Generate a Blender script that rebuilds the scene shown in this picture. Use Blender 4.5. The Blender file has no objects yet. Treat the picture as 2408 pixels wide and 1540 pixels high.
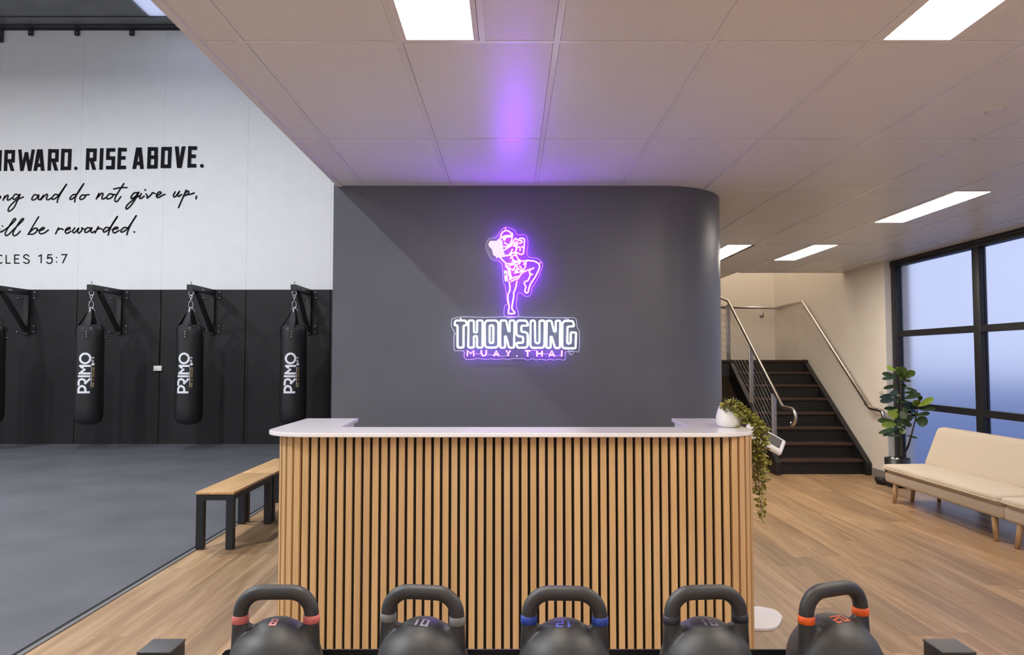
import bpy, bmesh, math, random
from mathutils import Vector, Matrix
from mathutils.bvhtree import BVHTree

random.seed(7)
scene = bpy.context.scene
COL = scene.collection

# ------------------------------------------------------------------ camera
F_PX, W_PX, H_PX = 1680.0, 2408.0, 1540.0
PX0, PY0 = 1200.0, 770.0                 # principal point
TILT = math.atan(75.0 / F_PX)            # tipped up a little
EYE = Vector((0.0, 0.0, 1.48))
cam_d = bpy.data.cameras.new('camera')
cam_d.sensor_width = 36.0
cam_d.lens = F_PX / W_PX * 36.0
cam_d.shift_x = (W_PX / 2 - PX0) / W_PX
cam_d.clip_start = 0.05
cam_d.clip_end = 200
cam = bpy.data.objects.new('camera', cam_d)
cam.location = EYE
cam.rotation_euler = (math.pi / 2 + TILT, 0, 0)
COL.objects.link(cam)
scene.camera = cam

# ------------------------------------------------------------------ world, exposure
world = bpy.data.worlds.new('dusk_sky')
scene.world = world
world.use_nodes = True
bg = world.node_tree.nodes['Background']
bg.inputs['Color'].default_value = (0.61, 0.69, 1.0, 1)
bg.inputs['Strength'].default_value = 1.02
scene.view_settings.view_transform = 'Standard'
scene.view_settings.look = 'None'
scene.view_settings.gamma = 1.0
scene.view_settings.exposure = 0.0
scene.view_settings.use_curve_mapping = False
scene.cycles.use_denoising = True
scene.cycles.max_bounces = 10
scene.cycles.diffuse_bounces = 6
scene.cycles.transparent_max_bounces = 12
scene.cycles.sample_clamp_indirect = 8.0

PANEL_EMIT = 33.0        # ceiling light panels
PANEL_COL = (1.0, 0.90, 0.78)
HIGHBAY_W = 228.0        # the gym's high-bay lamps (watts)

# high-bay lamps over the gym (hung above the frame, their bodies are built below)
HIGHBAYS = [(-5.1, 7.4, 6.6), (-5.1, 1.8, 6.6), (-9.6, 7.4, 6.6), (-9.6, 1.8, 6.6)]
for hx, hy, hz in HIGHBAYS:
    ld = bpy.data.lights.new('high_bay_light', 'AREA')
    ld.shape = 'DISK'; ld.size = 0.34; ld.energy = HIGHBAY_W * (1.9 if hy < 5 else 1.0); ld.color = (0.95, 0.97, 1.0)
    lo = bpy.data.objects.new('high_bay_light', ld)
    lo.location = (hx, hy, hz - 0.02)
    COL.objects.link(lo)

# ------------------------------------------------------------------ pixel helpers
CT, ST = math.cos(TILT), math.sin(TILT)
def ray(px, py):
    a = (px - PX0) / F_PX; b = (PY0 - py) / F_PX
    return Vector((a, CT - b * ST, ST + b * CT))
def at_y(px, py, y):
    d = ray(px, py); return EYE + d * (y / d.y)
def at_x(px, py, x):
    d = ray(px, py); return EYE + d * (x / d.x)
def at_z(px, py, z):
    d = ray(px, py); return EYE + d * ((z - EYE.z) / d.z)

# ------------------------------------------------------------------ materials
MATS = {}
def _new(name):
    m = bpy.data.materials.new(name); m.use_nodes = True
    nt = m.node_tree; b = nt.nodes['Principled BSDF']
    MATS[name] = m
    return m, nt, b
def mat(name, col, rough=0.5, metal=0.0, var=0.0, scale=20.0, bump=0.0, bscale=200.0, spec=0.5, emit=None, estr=0.0, rvar=0.0):
    m, nt, b = _new(name)
    b.inputs['Base Color'].default_value = (*col, 1)
    b.inputs['Roughness'].default_value = rough
    b.inputs['Metallic'].default_value = metal
    b.inputs['Specular IOR Level'].default_value = spec
    tc = nt.nodes.new('ShaderNodeTexCoord')
    if var or rvar:
        n = nt.nodes.new('ShaderNodeTexNoise'); n.inputs['Scale'].default_value = scale; n.inputs['Detail'].default_value = 5
        nt.links.new(tc.outputs['Object'], n.inputs['Vector'])
        if var:
            r = nt.nodes.new('ShaderNodeValToRGB')
            r.color_ramp.elements[0].position = 0.3; r.color_ramp.elements[1].position = 0.7
            r.color_ramp.elements[0].color = (*[c * (1 - var) for c in col], 1)
            r.color_ramp.elements[1].color = (*[min(1, c * (1 + var)) for c in col], 1)
            nt.links.new(n.outputs['Fac'], r.inputs['Fac']); nt.links.new(r.outputs['Color'], b.inputs['Base Color'])
        if rvar:
            mr = nt.nodes.new('ShaderNodeMapRange')
            mr.inputs['To Min'].default_value = rough - rvar; mr.inputs['To Max'].default_value = rough + rvar
            nt.links.new(n.outputs['Fac'], mr.inputs['Value']); nt.links.new(mr.outputs['Result'], b.inputs['Roughness'])
    if bump:
        n2 = nt.nodes.new('ShaderNodeTexNoise'); n2.inputs['Scale'].default_value = bscale; n2.inputs['Detail'].default_value = 3
        nt.links.new(tc.outputs['Object'], n2.inputs['Vector'])
        bp = nt.nodes.new('ShaderNodeBump'); bp.inputs['Strength'].default_value = bump; bp.inputs['Distance'].default_value = 0.002
        nt.links.new(n2.outputs['Fac'], bp.inputs['Height']); nt.links.new(bp.outputs['Normal'], b.inputs['Normal'])
    if emit:
        b.inputs['Emission Color'].default_value = (*emit, 1); b.inputs['Emission Strength'].default_value = estr
    return m
def wood(name, dark, mid, light, sc, rough=0.45, tone=0.25, knots=False):
    m, nt, b = _new(name)
    tc = nt.nodes.new('ShaderNodeTexCoord'); oi = nt.nodes.new('ShaderNodeObjectInfo')
    mul = nt.nodes.new('ShaderNodeMath'); mul.operation = 'MULTIPLY'; mul.inputs[1].default_value = 57.3
    nt.links.new(oi.outputs['Random'], mul.inputs[0])
    add = nt.nodes.new('ShaderNodeVectorMath'); add.operation = 'ADD'
    nt.links.new(tc.outputs['Object'], add.inputs[0]); nt.links.new(mul.outputs[0], add.inputs[1])
    mp = nt.nodes.new('ShaderNodeMapping'); mp.inputs['Scale'].default_value = sc
    nt.links.new(add.outputs[0], mp.inputs['Vector'])
    n = nt.nodes.new('ShaderNodeTexNoise'); n.inputs['Scale'].default_value = 1.0; n.inputs['Detail'].default_value = 7
    n.inputs['Roughness'].default_value = 0.6; n.inputs['Distortion'].default_value = 0.6
    nt.links.new(mp.outputs[0], n.inputs['Vector'])
    r = nt.nodes.new('ShaderNodeValToRGB'); cr = r.color_ramp
    cr.elements[0].position = 0.28; cr.elements[0].color = (*dark, 1)
    cr.elements[1].position = 0.72; cr.elements[1].color = (*light, 1)
    e = cr.elements.new(0.5); e.color = (*mid, 1)
    nt.links.new(n.outputs['Fac'], r.inputs['Fac'])
    hs = nt.nodes.new('ShaderNodeHueSaturation')
    mr = nt.nodes.new('ShaderNodeMapRange'); mr.inputs['To Min'].default_value = 1 - tone; mr.inputs['To Max'].default_value = 1 + tone
    nt.links.new(oi.outputs['Random'], mr.inputs['Value']); nt.links.new(mr.outputs['Result'], hs.inputs['Value'])
    nt.links.new(r.outputs['Color'], hs.inputs['Color']); nt.links.new(hs.outputs['Color'], b.inputs['Base Color'])
    b.inputs['Roughness'].default_value = rough
    bp = nt.nodes.new('ShaderNodeBump'); bp.inputs['Strength'].default_value = 0.15; bp.inputs['Distance'].default_value = 0.001
    nt.links.new(n.outputs['Fac'], bp.inputs['Height']); nt.links.new(bp.outputs['Normal'], b.inputs['Normal'])
    return m

mat('ceiling_tile', (0.74, 0.765, 0.75), 0.36, var=0.03, scale=90, bump=0.12, bscale=420, spec=0.45)
mat('ceiling_rail', (0.75, 0.77, 0.76), 0.24)
mat('grey_paint', (0.120, 0.126, 0.148), 0.36, var=0.05, scale=3, bump=0.10, bscale=260, spec=0.5)
mat('white_paint', (0.80, 0.80, 0.81), 0.6, var=0.02, scale=4, bump=0.05, bscale=150)
mat('cream_paint', (0.83, 0.775, 0.70), 0.6, var=0.02, scale=4, bump=0.05, bscale=150)
mat('black_paint', (0.012, 0.012, 0.013), 0.55, var=0.2, scale=3, bump=0.05, bscale=150, spec=0.35)
mat('charcoal_letter', (0.013, 0.013, 0.016), 0.8, spec=0.1)
mat('gym_mat', (0.105, 0.107, 0.122), 0.5, var=0.16, scale=1.3, bump=0.25, bscale=320, spec=0.4)
mat('mat_edge', (0.012, 0.012, 0.013), 0.6)
mat('edge_strip', (0.16, 0.155, 0.155), 0.45)
mat('roof_foil', (0.16, 0.165, 0.165), 0.4, var=0.15, scale=2, metal=0.3)
mat('dark_steel', (0.035, 0.036, 0.038), 0.45, metal=0.2)
mat('frame_black', (0.012, 0.013, 0.017), 0.45)
mat('bag_leather', (0.014, 0.014, 0.015), 0.36, var=0.15, scale=20, bump=0.25, bscale=300)
mat('strap_black', (0.010, 0.010, 0.011), 0.6)
mat('chrome', (0.75, 0.75, 0.76), 0.22, metal=1.0)
mat('bracket_black', (0.012, 0.012, 0.013), 0.4)
mat('print_white', (0.78, 0.78, 0.84), 0.5)
mat('print_gold', (0.42, 0.29, 0.10), 0.5)
mat('marble', (0.80, 0.78, 0.80), 0.16, var=0.03, scale=2.2)
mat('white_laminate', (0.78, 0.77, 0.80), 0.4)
mat('felt_black', (0.010, 0.010, 0.010), 0.9)
mat('bell_iron', (0.028, 0.028, 0.030), 0.47, var=0.12, scale=30, bump=0.14, bscale=1100, spec=0.55)
mat('rack_steel', (0.016, 0.017, 0.018), 0.5, bump=0.2, bscale=400)
mat('rack_cap', (0.045, 0.046, 0.050), 0.5, bump=0.2, bscale=400)
mat('ceramic', (0.80, 0.79, 0.78), 0.3)
mat('vine_leaf', (0.27, 0.255, 0.05), 0.45, var=0.4, scale=25)
mat('vine_stem', (0.10, 0.085, 0.02), 0.6)
mat('steel_brushed', (0.52, 0.48, 0.45), 0.30, metal=1.0, bump=0.05, bscale=300)
mat('post_steel', (0.36, 0.35, 0.35), 0.38, metal=0.85)
mat('tread', (0.036, 0.016, 0.011), 0.5, var=0.25, scale=12)
mat('riser', (0.006, 0.0055, 0.0055), 0.55)
mat('stringer', (0.010, 0.010, 0.012), 0.45)
mat('sofa_fabric', (0.64, 0.555, 0.45), 0.9, var=0.10, scale=260, bump=0.5, bscale=700, spec=0.2)
mat('sofa_piping', (0.66, 0.57, 0.47), 0.85, spec=0.2)
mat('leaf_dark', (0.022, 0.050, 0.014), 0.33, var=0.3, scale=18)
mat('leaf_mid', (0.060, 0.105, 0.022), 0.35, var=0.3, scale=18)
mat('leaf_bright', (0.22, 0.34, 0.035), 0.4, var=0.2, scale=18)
mat('trunk', (0.045, 0.034, 0.026), 0.8, var=0.3, scale=40)
mat('pot_black', (0.008, 0.009, 0.011), 0.4)
mat('soil', (0.02, 0.016, 0.013), 0.9)
mat('pebble', (0.75, 0.74, 0.72), 0.5)
mat('rubber_black', (0.012, 0.012, 0.013), 0.5)
mat('plastic_white', (0.80, 0.79, 0.80), 0.35)
mat('switch_white', (0.80, 0.78, 0.74), 0.4)
mat('screen_grey', (0.075, 0.07, 0.065), 0.65, var=0.25, scale=350)
mat('skirting', (0.26, 0.24, 0.225), 0.5)
mat('outside_ground', (0.17, 0.24, 0.42), 0.9)
mat('band_pink', (0.62, 0.16, 0.15), 0.45, var=0.12, scale=60)
mat('band_grey', (0.20, 0.20, 0.20), 0.45, var=0.12, scale=60)
mat('band_blue', (0.022, 0.06, 0.36), 0.45, var=0.1, scale=60)
mat('band_purple', (0.022, 0.020, 0.034), 0.5)
mat('band_orange', (0.78, 0.115, 0.012), 0.45, var=0.1, scale=60)
mat('num_pink', (0.70, 0.27, 0.26), 0.5)
mat('num_grey', (0.36, 0.33, 0.40), 0.5)
mat('num_blue', (0.10, 0.13, 0.52), 0.5)
mat('num_worn', (0.16, 0.15, 0.18), 0.5)
mat('num_orange', (0.78, 0.17, 0.07), 0.5)
mat('panel_glow', (0.9, 0.9, 0.9), 0.5, emit=PANEL_COL, estr=PANEL_EMIT)
mat('panel_frame', (0.75, 0.74, 0.72), 0.4)
mat('neon_purple', (0.8, 0.6, 0.9), 0.4, emit=(0.26, 0.0155, 1.0), estr=50.0)
mat('neon_fill', (0.25, 0.2, 0.25), 0.4, emit=(1.0, 0.80, 0.98), estr=0.9)
mat('tube_base', (0.55, 0.5, 0.6), 0.5)
mat('neon_white', (0.9, 0.9, 0.95), 0.4, emit=(0.72, 0.88, 1.0), estr=6.0)
mat('bay_glow', (0.9, 0.9, 0.9), 0.5, emit=(1, 1, 1), estr=6.0)
mat('acrylic_edge', (0.75, 0.72, 0.85), 0.3)
wood('floor_wood', (0.225, 0.130, 0.062), (0.345, 0.215, 0.112), (0.465, 0.315, 0.185), (13, 0.8, 13), 0.40, 0.20)
wood('slat_wood', (0.50, 0.315, 0.145), (0.565, 0.365, 0.175), (0.63, 0.42, 0.215), (40, 40, 1.6), 0.5, 0.05)
wood('bench_wood', (0.46, 0.255, 0.10), (0.57, 0.335, 0.145), (0.65, 0.41, 0.20), (22, 1.6, 22), 0.42, 0.04)
wood('leg_wood', (0.38, 0.235, 0.115), (0.46, 0.295, 0.15), (0.53, 0.35, 0.19), (30, 30, 3), 0.45, 0.05)

def frosted(name, col, rough):
    m, nt, b = _new(name)
    b.inputs['Base Color'].default_value = (*col, 1)
    b.inputs['Transmission Weight'].default_value = 1.0
    b.inputs['Roughness'].default_value = rough
    b.inputs['IOR'].default_value = 1.12
    return m
frosted('frosted_glass', (0.97, 0.98, 1.0), 0.32)
m, nt, b = _new('skylight_sheet')
nt.nodes.remove(b)
tl = nt.nodes.new('ShaderNodeBsdfTranslucent'); tl.inputs['Color'].default_value = (0.95, 0.95, 0.95, 1)
nt.links.new(tl.outputs[0], nt.nodes['Material Output'].inputs['Surface'])
m, nt, b = _new('acrylic')
nt.nodes.remove(b)
tr = nt.nodes.new('ShaderNodeBsdfTransparent'); tr.inputs['Color'].default_value = (0.97, 0.97, 0.98, 1)
gl = nt.nodes.new('ShaderNodeBsdfGlossy'); gl.inputs['Roughness'].default_value = 0.2
mx = nt.nodes.new('ShaderNodeMixShader'); mx.inputs[0].default_value = 0.01
nt.links.new(tr.outputs[0], mx.inputs[1]); nt.links.new(gl.outputs[0], mx.inputs[2])
nt.links.new(mx.outputs[0], nt.nodes['Material Output'].inputs['Surface'])

# ------------------------------------------------------------------ mesh helpers
def worigin(o):
    v = Vector((0, 0, 0))
    while o is not None:
        v += Vector(o.location); o = o.parent
    return v
class MB:
    """collects geometry in world coordinates; build() links it as one mesh object"""
    def __init__(self): self.v = []; self.f = []; self.sm = []
    def add(self, vs, fs, smooth=False):
        o = len(self.v); self.v += [Vector(p) for p in vs]
        self.f += [tuple(i + o for i in f) for f in fs]; self.sm += [smooth] * len(fs)
        return self
    def box(self, x0, x1, y0, y1, z0, z1):
        vs = [(x, y, z) for z in (z0, z1) for y in (y0, y1) for x in (x0, x1)]
        return self.add(vs, [(0, 2, 3, 1), (4, 5, 7, 6), (0, 1, 5, 4), (2, 6, 7, 3), (0, 4, 6, 2), (1, 3, 7, 5)])
    def obox(self, c, ax, ay, az, lx, ly, lz, bev=0.0):
        """oriented box around centre c; bev chamfers through a small bmesh bevel"""
        bm = bmesh.new(); bmesh.ops.create_cube(bm, size=1.0)
        for q in bm.verts: q.co = Vector((q.co.x * lx, q.co.y * ly, q.co.z * lz))
        if bev: bmesh.ops.bevel(bm, geom=bm.edges[:], offset=bev, segments=3, affect='EDGES', profile=0.5)
        M = Matrix((ax, ay, az)).transposed()
        bm.verts.index_update()
        self.add([Vector(c) + M @ q.co for q in bm.verts], [[q.index for q in f.verts] for f in bm.faces], bool(bev))
        bm.free(); return self
    def rbox(self, x0, x1, y0, y1, z0, z1, bev=0.004):
        return self.obox(((x0 + x1) / 2, (y0 + y1) / 2, (z0 + z1) / 2), (1, 0, 0), (0, 1, 0), (0, 0, 1), x1 - x0, y1 - y0, z1 - z0, bev)
    def bar(self, a, b, w, h, up=(0, 0, 1)):
        a, b = Vector(a), Vector(b); d = (b - a).normalized(); s = d.cross(Vector(up)).normalized(); u = s.cross(d)
        return self.obox((a + b) / 2, s, d, u, w, (b - a).length, h)
    def prism(self, poly, z0, z1):
        n = len(poly)
        vs = [(p[0], p[1], z0) for p in poly] + [(p[0], p[1], z1) for p in poly]
        fs = [tuple(range(n))[::-1], tuple(range(n, 2 * n))] + [(i, (i + 1) % n, n + (i + 1) % n, n + i) for i in range(n)]
        return self.add(vs, fs)
    def xprism(self, poly, x0, x1):           # poly of (y, z) pushed along x
        n = len(poly)
        vs = [(x0, p[0], p[1]) for p in poly] + [(x1, p[0], p[1]) for p in poly]
        fs = [tuple(range(n)), tuple(range(n, 2 * n))[::-1]] + [(i, n + i, n + (i + 1) % n, (i + 1) % n) for i in range(n)]
        return self.add(vs, fs)
    def tube(self, pts, r, n=8, closed=False, cap=True):
        pts = [Vector(p) for p in pts]
        if closed and (pts[0] - pts[-1]).length < 1e-7: pts = pts[:-1]
        m = len(pts); rings = []
        rr = r if isinstance(r, (list, tuple)) else [r] * m
        prev = None
        for i in range(m):
            if closed: d = pts[(i + 1) % m] - pts[i - 1]
            else: d = pts[min(i + 1, m - 1)] - pts[max(i - 1, 0)]
            d = d.normalized() if d.length > 1e-9 else Vector((0, 0, 1))
            if prev is None:
                u = d.cross(Vector((0, 0, 1)))
                if u.length < 0.1: u = d.cross(Vector((0, 1, 0)))
            else: u = prev - d * prev.dot(d)
            u.normalize(); prev = u; w = d.cross(u)
            rings.append([pts[i] + (u * math.cos(2 * math.pi * k / n) + w * math.sin(2 * math.pi * k / n)) * rr[i] for k in range(n)])
        vs = [q for g in rings for q in g]; fs = []
        for i in range(m if closed else m - 1):
            j = (i + 1) % m
            off = 0
            if closed and j == 0:
                best = 1e9
                for s in range(n):
                    e = (rings[i][0] - rings[0][s]).length
                    if e < best: best = e; off = s
            for k in range(n):
                fs.append((i * n + k, i * n + (k + 1) % n, j * n + (k + 1 + off) % n, j * n + (k + off) % n))
        if cap and not closed: fs += [tuple(range(n))[::-1], tuple(range((m - 1) * n, m * n))]
        return self.add(vs, fs, True)
    def lathe(self, prof, c, n=24, axis='z'):
        vs = []; fs = []
        for (r, h) in prof:
            for k in range(n):
                a = 2 * math.pi * k / n; p = (r * math.cos(a), r * math.sin(a), h)
                if axis == 'y': p = (p[0], p[2], p[1])
                if axis == 'x': p = (p[2], p[0], p[1])
                vs.append((c[0] + p[0], c[1] + p[1], c[2] + p[2]))
        for i in range(len(prof) - 1):
            for k in range(n):
                q = (i * n + k, i * n + (k + 1) % n, (i + 1) * n + (k + 1) % n, (i + 1) * n + k)
                fs.append(q if axis != 'y' else q[::-1])
        e = len(prof) - 1
        lo, hi = tuple(range(n))[::-1], tuple(range(e * n, e * n + n))
        fs += [lo, hi] if axis != 'y' else [lo[::-1], hi[::-1]]
        return self.add(vs, fs, True)
    def ball(self, c, r, n=8):
        prof = [(r * math.sin(math.pi * i / n) + 1e-5, -r * math.cos(math.pi * i / n)) for i in range(n + 1)]
        return self.lathe(prof, c, n)
    def build(self, name, m, parent=None, local=False):
        o0 = Vector((0, 0, 0)) if local else worigin(parent)
        me = bpy.data.meshes.new(name)
        me.from_pydata([tuple(q - o0) for q in self.v], [], self.f)
        me.polygons.foreach_set('use_smooth', self.sm)
        me.update()
        me.materials.append(MATS[m] if isinstance(m, str) else m)
        ob = bpy.data.objects.new(name, me); COL.objects.link(ob)
        if parent is not None: ob.parent = parent
        return ob
def thing(name, loc, label, cat, group=None):
    o = bpy.data.objects.new(name, None); o.empty_display_size = 0.1
    o.location = loc; COL.objects.link(o)
    o['label'] = label; o['category'] = cat
    if group: o['group'] = group
    return o
def tag(o, label, cat, group=None):
    o['label'] = label; o['category'] = cat
    if group: o['group'] = group
    return o
def struct(o, label=None):
    o['kind'] = 'structure'
    if label: o['label'] = label
    return o
def inst(src, name, loc, parent, rot=None):
    o = src.copy(); o.name = name; COL.objects.link(o); o.parent = parent
    o.location = Vector(loc) - worigin(parent)
    if rot is not None: o.rotation_euler = rot
    return o
def smooth_line(pts, sub=6, closed=False):
    """Catmull-Rom through 2D/3D points"""
    P = [Vector(p) for p in pts]; n = len(P); out = []
    rng = range(n) if closed else range(n - 1)
    for i in rng:
        p0 = P[i - 1] if (closed or i > 0) else P[i] * 2 - P[i + 1]
        p1, p2 = P[i], P[(i + 1) % n]
        p3 = P[(i + 2) % n] if (closed or i + 2 < n) else p2 * 2 - p1
        for s in range(sub):
            t = s / sub
            out.append(0.5 * (2 * p1 + (p2 - p0) * t + (2 * p0 - 5 * p1 + 4 * p2 - p3) * t * t + (3 * p1 - p0 - 3 * p2 + p3) * t ** 3))
    if not closed: out.append(P[-1])
    return out
def round_poly(pts, r, seg=5):
    """closed 2D polygon with every corner rounded"""
    n = len(pts); out = []
    for i in range(n):
        p = Vector(pts[i]); a = Vector(pts[i - 1]); b = Vector(pts[(i + 1) % n])
        da, db = (a - p), (b - p); k = min(r, da.length * 0.45, db.length * 0.45)
        s = p + da.normalized() * k; e = p + db.normalized() * k
        for j in range(seg + 1):
            t = j / seg; out.append(s * (1 - t) ** 2 + p * 2 * t * (1 - t) + e * t * t)
    return out
def ribbon2d(pts, w, closed=False, cap=True):
    """flat stroke of width w in 2D: returns verts (2D) and faces"""
    P = [Vector((p[0], p[1])) for p in pts]; n = len(P); L = []; R = []
    for i in range(n):
        if closed: d0 = P[i] - P[i - 1]; d1 = P[(i + 1) % n] - P[i]
        else:
            d0 = P[i] - P[i - 1] if i > 0 else P[1] - P[0]
            d1 = P[i + 1] - P[i] if i < n - 1 else P[-1] - P[-2]
        if d0.length < 1e-9: d0 = d1
        if d1.length < 1e-9: d1 = d0
        n0 = Vector((-d0.y, d0.x)).normalized(); n1 = Vector((-d1.y, d1.x)).normalized()
        mm = n0 + n1
        if mm.length < 0.3: mm = n1.copy(); k = 1.0
        else:
            mm.normalize(); k = 1.0 / max(0.5, mm.dot(n1))
        L.append(P[i] + mm * (w / 2 * k)); R.append(P[i] - mm * (w / 2 * k))
    vs = L + R; fs = []
    for i in range(n if closed else n - 1):
        j = (i + 1) % n
        fs.append((i, n + i, n + j, j))
    if cap and not closed:
        for e, c in ((0, P[0]), (n - 1, P[-1])):
            o = len(vs); vs.append(c)
            ring = []
            for k in range(10):
                a = 2 * math.pi * k / 10; vs.append(c + Vector((math.cos(a), math.sin(a))) * (w / 2)); ring.append(o + 1 + k)
            fs += [(o, ring[(k + 1) % 10], ring[k]) for k in range(10)]
    return vs, fs
def fillet(pts, r, seg=5):
    """open 3D polyline with rounded bends"""
    P = [Vector(p) for p in pts]; out = [P[0]]
    for i in range(1, len(P) - 1):
        a, p, b = P[i - 1], P[i], P[i + 1]; da, db = a - p, b - p
        k = min(r, da.length * 0.45, db.length * 0.45); s_ = p + da.normalized() * k; e_ = p + db.normalized() * k
        for j in range(seg + 1):
            t = j / seg; out.append(s_ * (1 - t) ** 2 + p * 2 * t * (1 - t) + e_ * t * t)
    return out + [P[-1]]
def disc2d(c, r, n=16):
    return [Vector(c)] + [Vector((c[0] + r * math.cos(2 * math.pi * k / n), c[1] + r * math.sin(2 * math.pi * k / n))) for k in range(n)], \
        [(0, 1 + (k + 1) % n, 1 + k) for k in range(n)]

# ------------------------------------------------------------------ main measures
CEIL = 2.687
EDGE_X = -1.20           # lobby ceiling ends here, the gym is open above
WALL_Y = 4.93            # grey sign wall
BACK_Y = 12.5            # far wall of the gym and stair
MAT_X = -2.47            # edge of the gym matting
RIGHT_X = 4.63           # stair side wall
WIN_X = 4.71             # window wall
VOID_X = 3.18            # stair opening in the ceiling
ROOF = 7.38
REAR_Y = -4.5
LEFT_X = -13.0

# ------------------------------------------------------------------ floor: boards
floor = struct(MB().box(MAT_X, 4.95, REAR_Y, BACK_Y, -0.10, -0.006).build('floor', 'floor_wood'), 'timber look plank floor of the lobby')
pw, pl = 0.19, 1.52
plank_src = None
col_i = 0
x = MAT_X + 0.03
while x < 4.78:
    off = random.uniform(0, pl)
    y = 2.6 - off
    w = min(pw, 4.80 - x)
    while y < BACK_Y:
        y0, y1 = max(y, 2.6), min(y + pl, BACK_Y)
        hid = (x > EDGE_X and x + w < 1.5 and y0 > WALL_Y + 0.1)
        if y1 - y0 > 0.03 and not hid:
            full = abs((y1 - y0) - pl) < 1e-6 and abs(w - pw) < 1e-6
            if full and plank_src is not None:
                inst(plank_src, 'plank', ((x + w / 2), (y0 + y1) / 2, 0), floor)
            else:
                mb = MB().box(-w / 2 + 0.0006, w / 2 - 0.0006, -(y1 - y0) / 2 + 0.0006, (y1 - y0) / 2 - 0.0006, -0.006, 0.0)
                p = mb.build('plank', 'floor_wood', floor, local=True)
                p.location = (x + w / 2, (y0 + y1) / 2, 0)
                if full: plank_src = p
        y += pl
    x += pw

# gym matting
gm = thing('rubber_mat', (-7.7, 4.0, 0), 'wide dark grey rubber gym matting left of the timber floor', 'mat')
MB().box(LEFT_X, MAT_X - 0.012, REAR_Y, BACK_Y, -0.10, 0.012).build('mat_surface', 'gym_mat', gm)
MB().box(MAT_X - 0.012, MAT_X - 0.002, REAR_Y, BACK_Y, -0.10, 0.009).build('dark_joint', 'mat_edge', gm)
MB().box(MAT_X - 0.002, MAT_X + 0.030, REAR_Y, BACK_Y, -0.006, 0.006).build('edge_strip', 'edge_strip', gm)

# ------------------------------------------------------------------ lobby ceiling
ceil = MB()
ceil.box(EDGE_X, 4.95, REAR_Y, 9.90, CEIL + 0.012, CEIL + 0.12)
ceil.box(EDGE_X, VOID_X, 9.90, BACK_Y, CEIL + 0.012, CEIL + 0.12)
ceil = struct(ceil.build('ceiling', 'ceiling_tile'), 'low tiled ceiling over the lobby')
xl = [EDGE_X] + [0.177 + 0.6 * k for k in range(-2, 8)] + [4.80]
yl = [2.672 + 1.2 * k for k in range(-1, 7)]          # 1.47 .. 9.87
LIGHTS = [  # x0, x1, row start, label
    (-0.405, -0.125, 1.472, 'bright flat ceiling panel light above the middle of the desk'),
    (1.395, 1.675, 1.472, 'bright flat ceiling panel light at the upper right, nearest the window wall'),
    (3.195, 3.475, 5.072, 'narrow ceiling panel light in front of the top of the window'),
    (3.195, 3.475, 7.472, 'ceiling panel light just in front of the stairs'),
    (2.285, 2.560, 7.472, 'ceiling panel light partly hidden by the rounded grey wall'),
]
ADDED_LIGHTS = [(1.690, 1.965, 7.472), (-0.405, -0.125, -2.13), (1.395, 1.675, -2.13), (3.195, 3.475, 1.472), (3.195, 3.475, -2.13)]  # unseen panels added for ambient fill and a brighter right side
def light_in(x0, x1, y0):
    for L in LIGHTS + ADDED_LIGHTS:
        if abs(L[2] - y0) < 0.05 and L[0] < x1 - 0.02 and L[1] > x0 + 0.02: return L
    return None
tile_cache = {}
def tile(x0, x1, y0, y1):
    k = (round(x1 - x0, 3), round(y1 - y0, 3))
    c = ((x0 + x1) / 2, (y0 + y1) / 2, CEIL)
    if k in tile_cache: return inst(tile_cache[k], 'ceiling_tile', c, ceil)
    a, b = k[0] / 2 - 0.0135, k[1] / 2 - 0.0135
    t = MB().box(-a, a, -b, b, 0.0022, 0.014).build('ceiling_tile', 'ceiling_tile', ceil, local=True)
    t.location = c; tile_cache[k] = t
    return t
for i in range(len(xl) - 1):
    for j in range(len(yl) - 1):
        x0, x1, y0, y1 = xl[i], xl[i + 1], yl[j], yl[j + 1]
        if x0 > EDGE_X and x1 < 1.2 and y0 > WALL_Y + 0.5: continue
        L = light_in(x0, x1, y0)
        if L is None: tile(x0, x1, y0, y1)
        elif L[0] - x0 < 0.05: tile(L[1] + 0.008, x1, y0, y1)
        else: tile(x0, L[0] - 0.008, y0, y1)
for xx in xl[1:-1]:
    MB().box(xx - 0.012, xx + 0.012, 1.4, 9.87 if xx > 1.2 or xx < EDGE_X + 0.1 else (WALL_Y + 0.6), CEIL, CEIL + 0.012).build('grid_rail', 'ceiling_rail', ceil)
for yy in yl:
    MB().box(EDGE_X if yy < WALL_Y else 0.9, 4.80, yy - 0.012, yy + 0.012, CEIL + 0.0008, CEIL + 0.012).build('grid_rail', 'ceiling_rail', ceil)
MB().box(EDGE_X - 0.004, EDGE_X + 0.03, REAR_Y, WALL_Y, CEIL - 0.006, CEIL + 0.03).build('edge_trim', 'ceiling_rail', ceil)
lcount = 0
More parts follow.
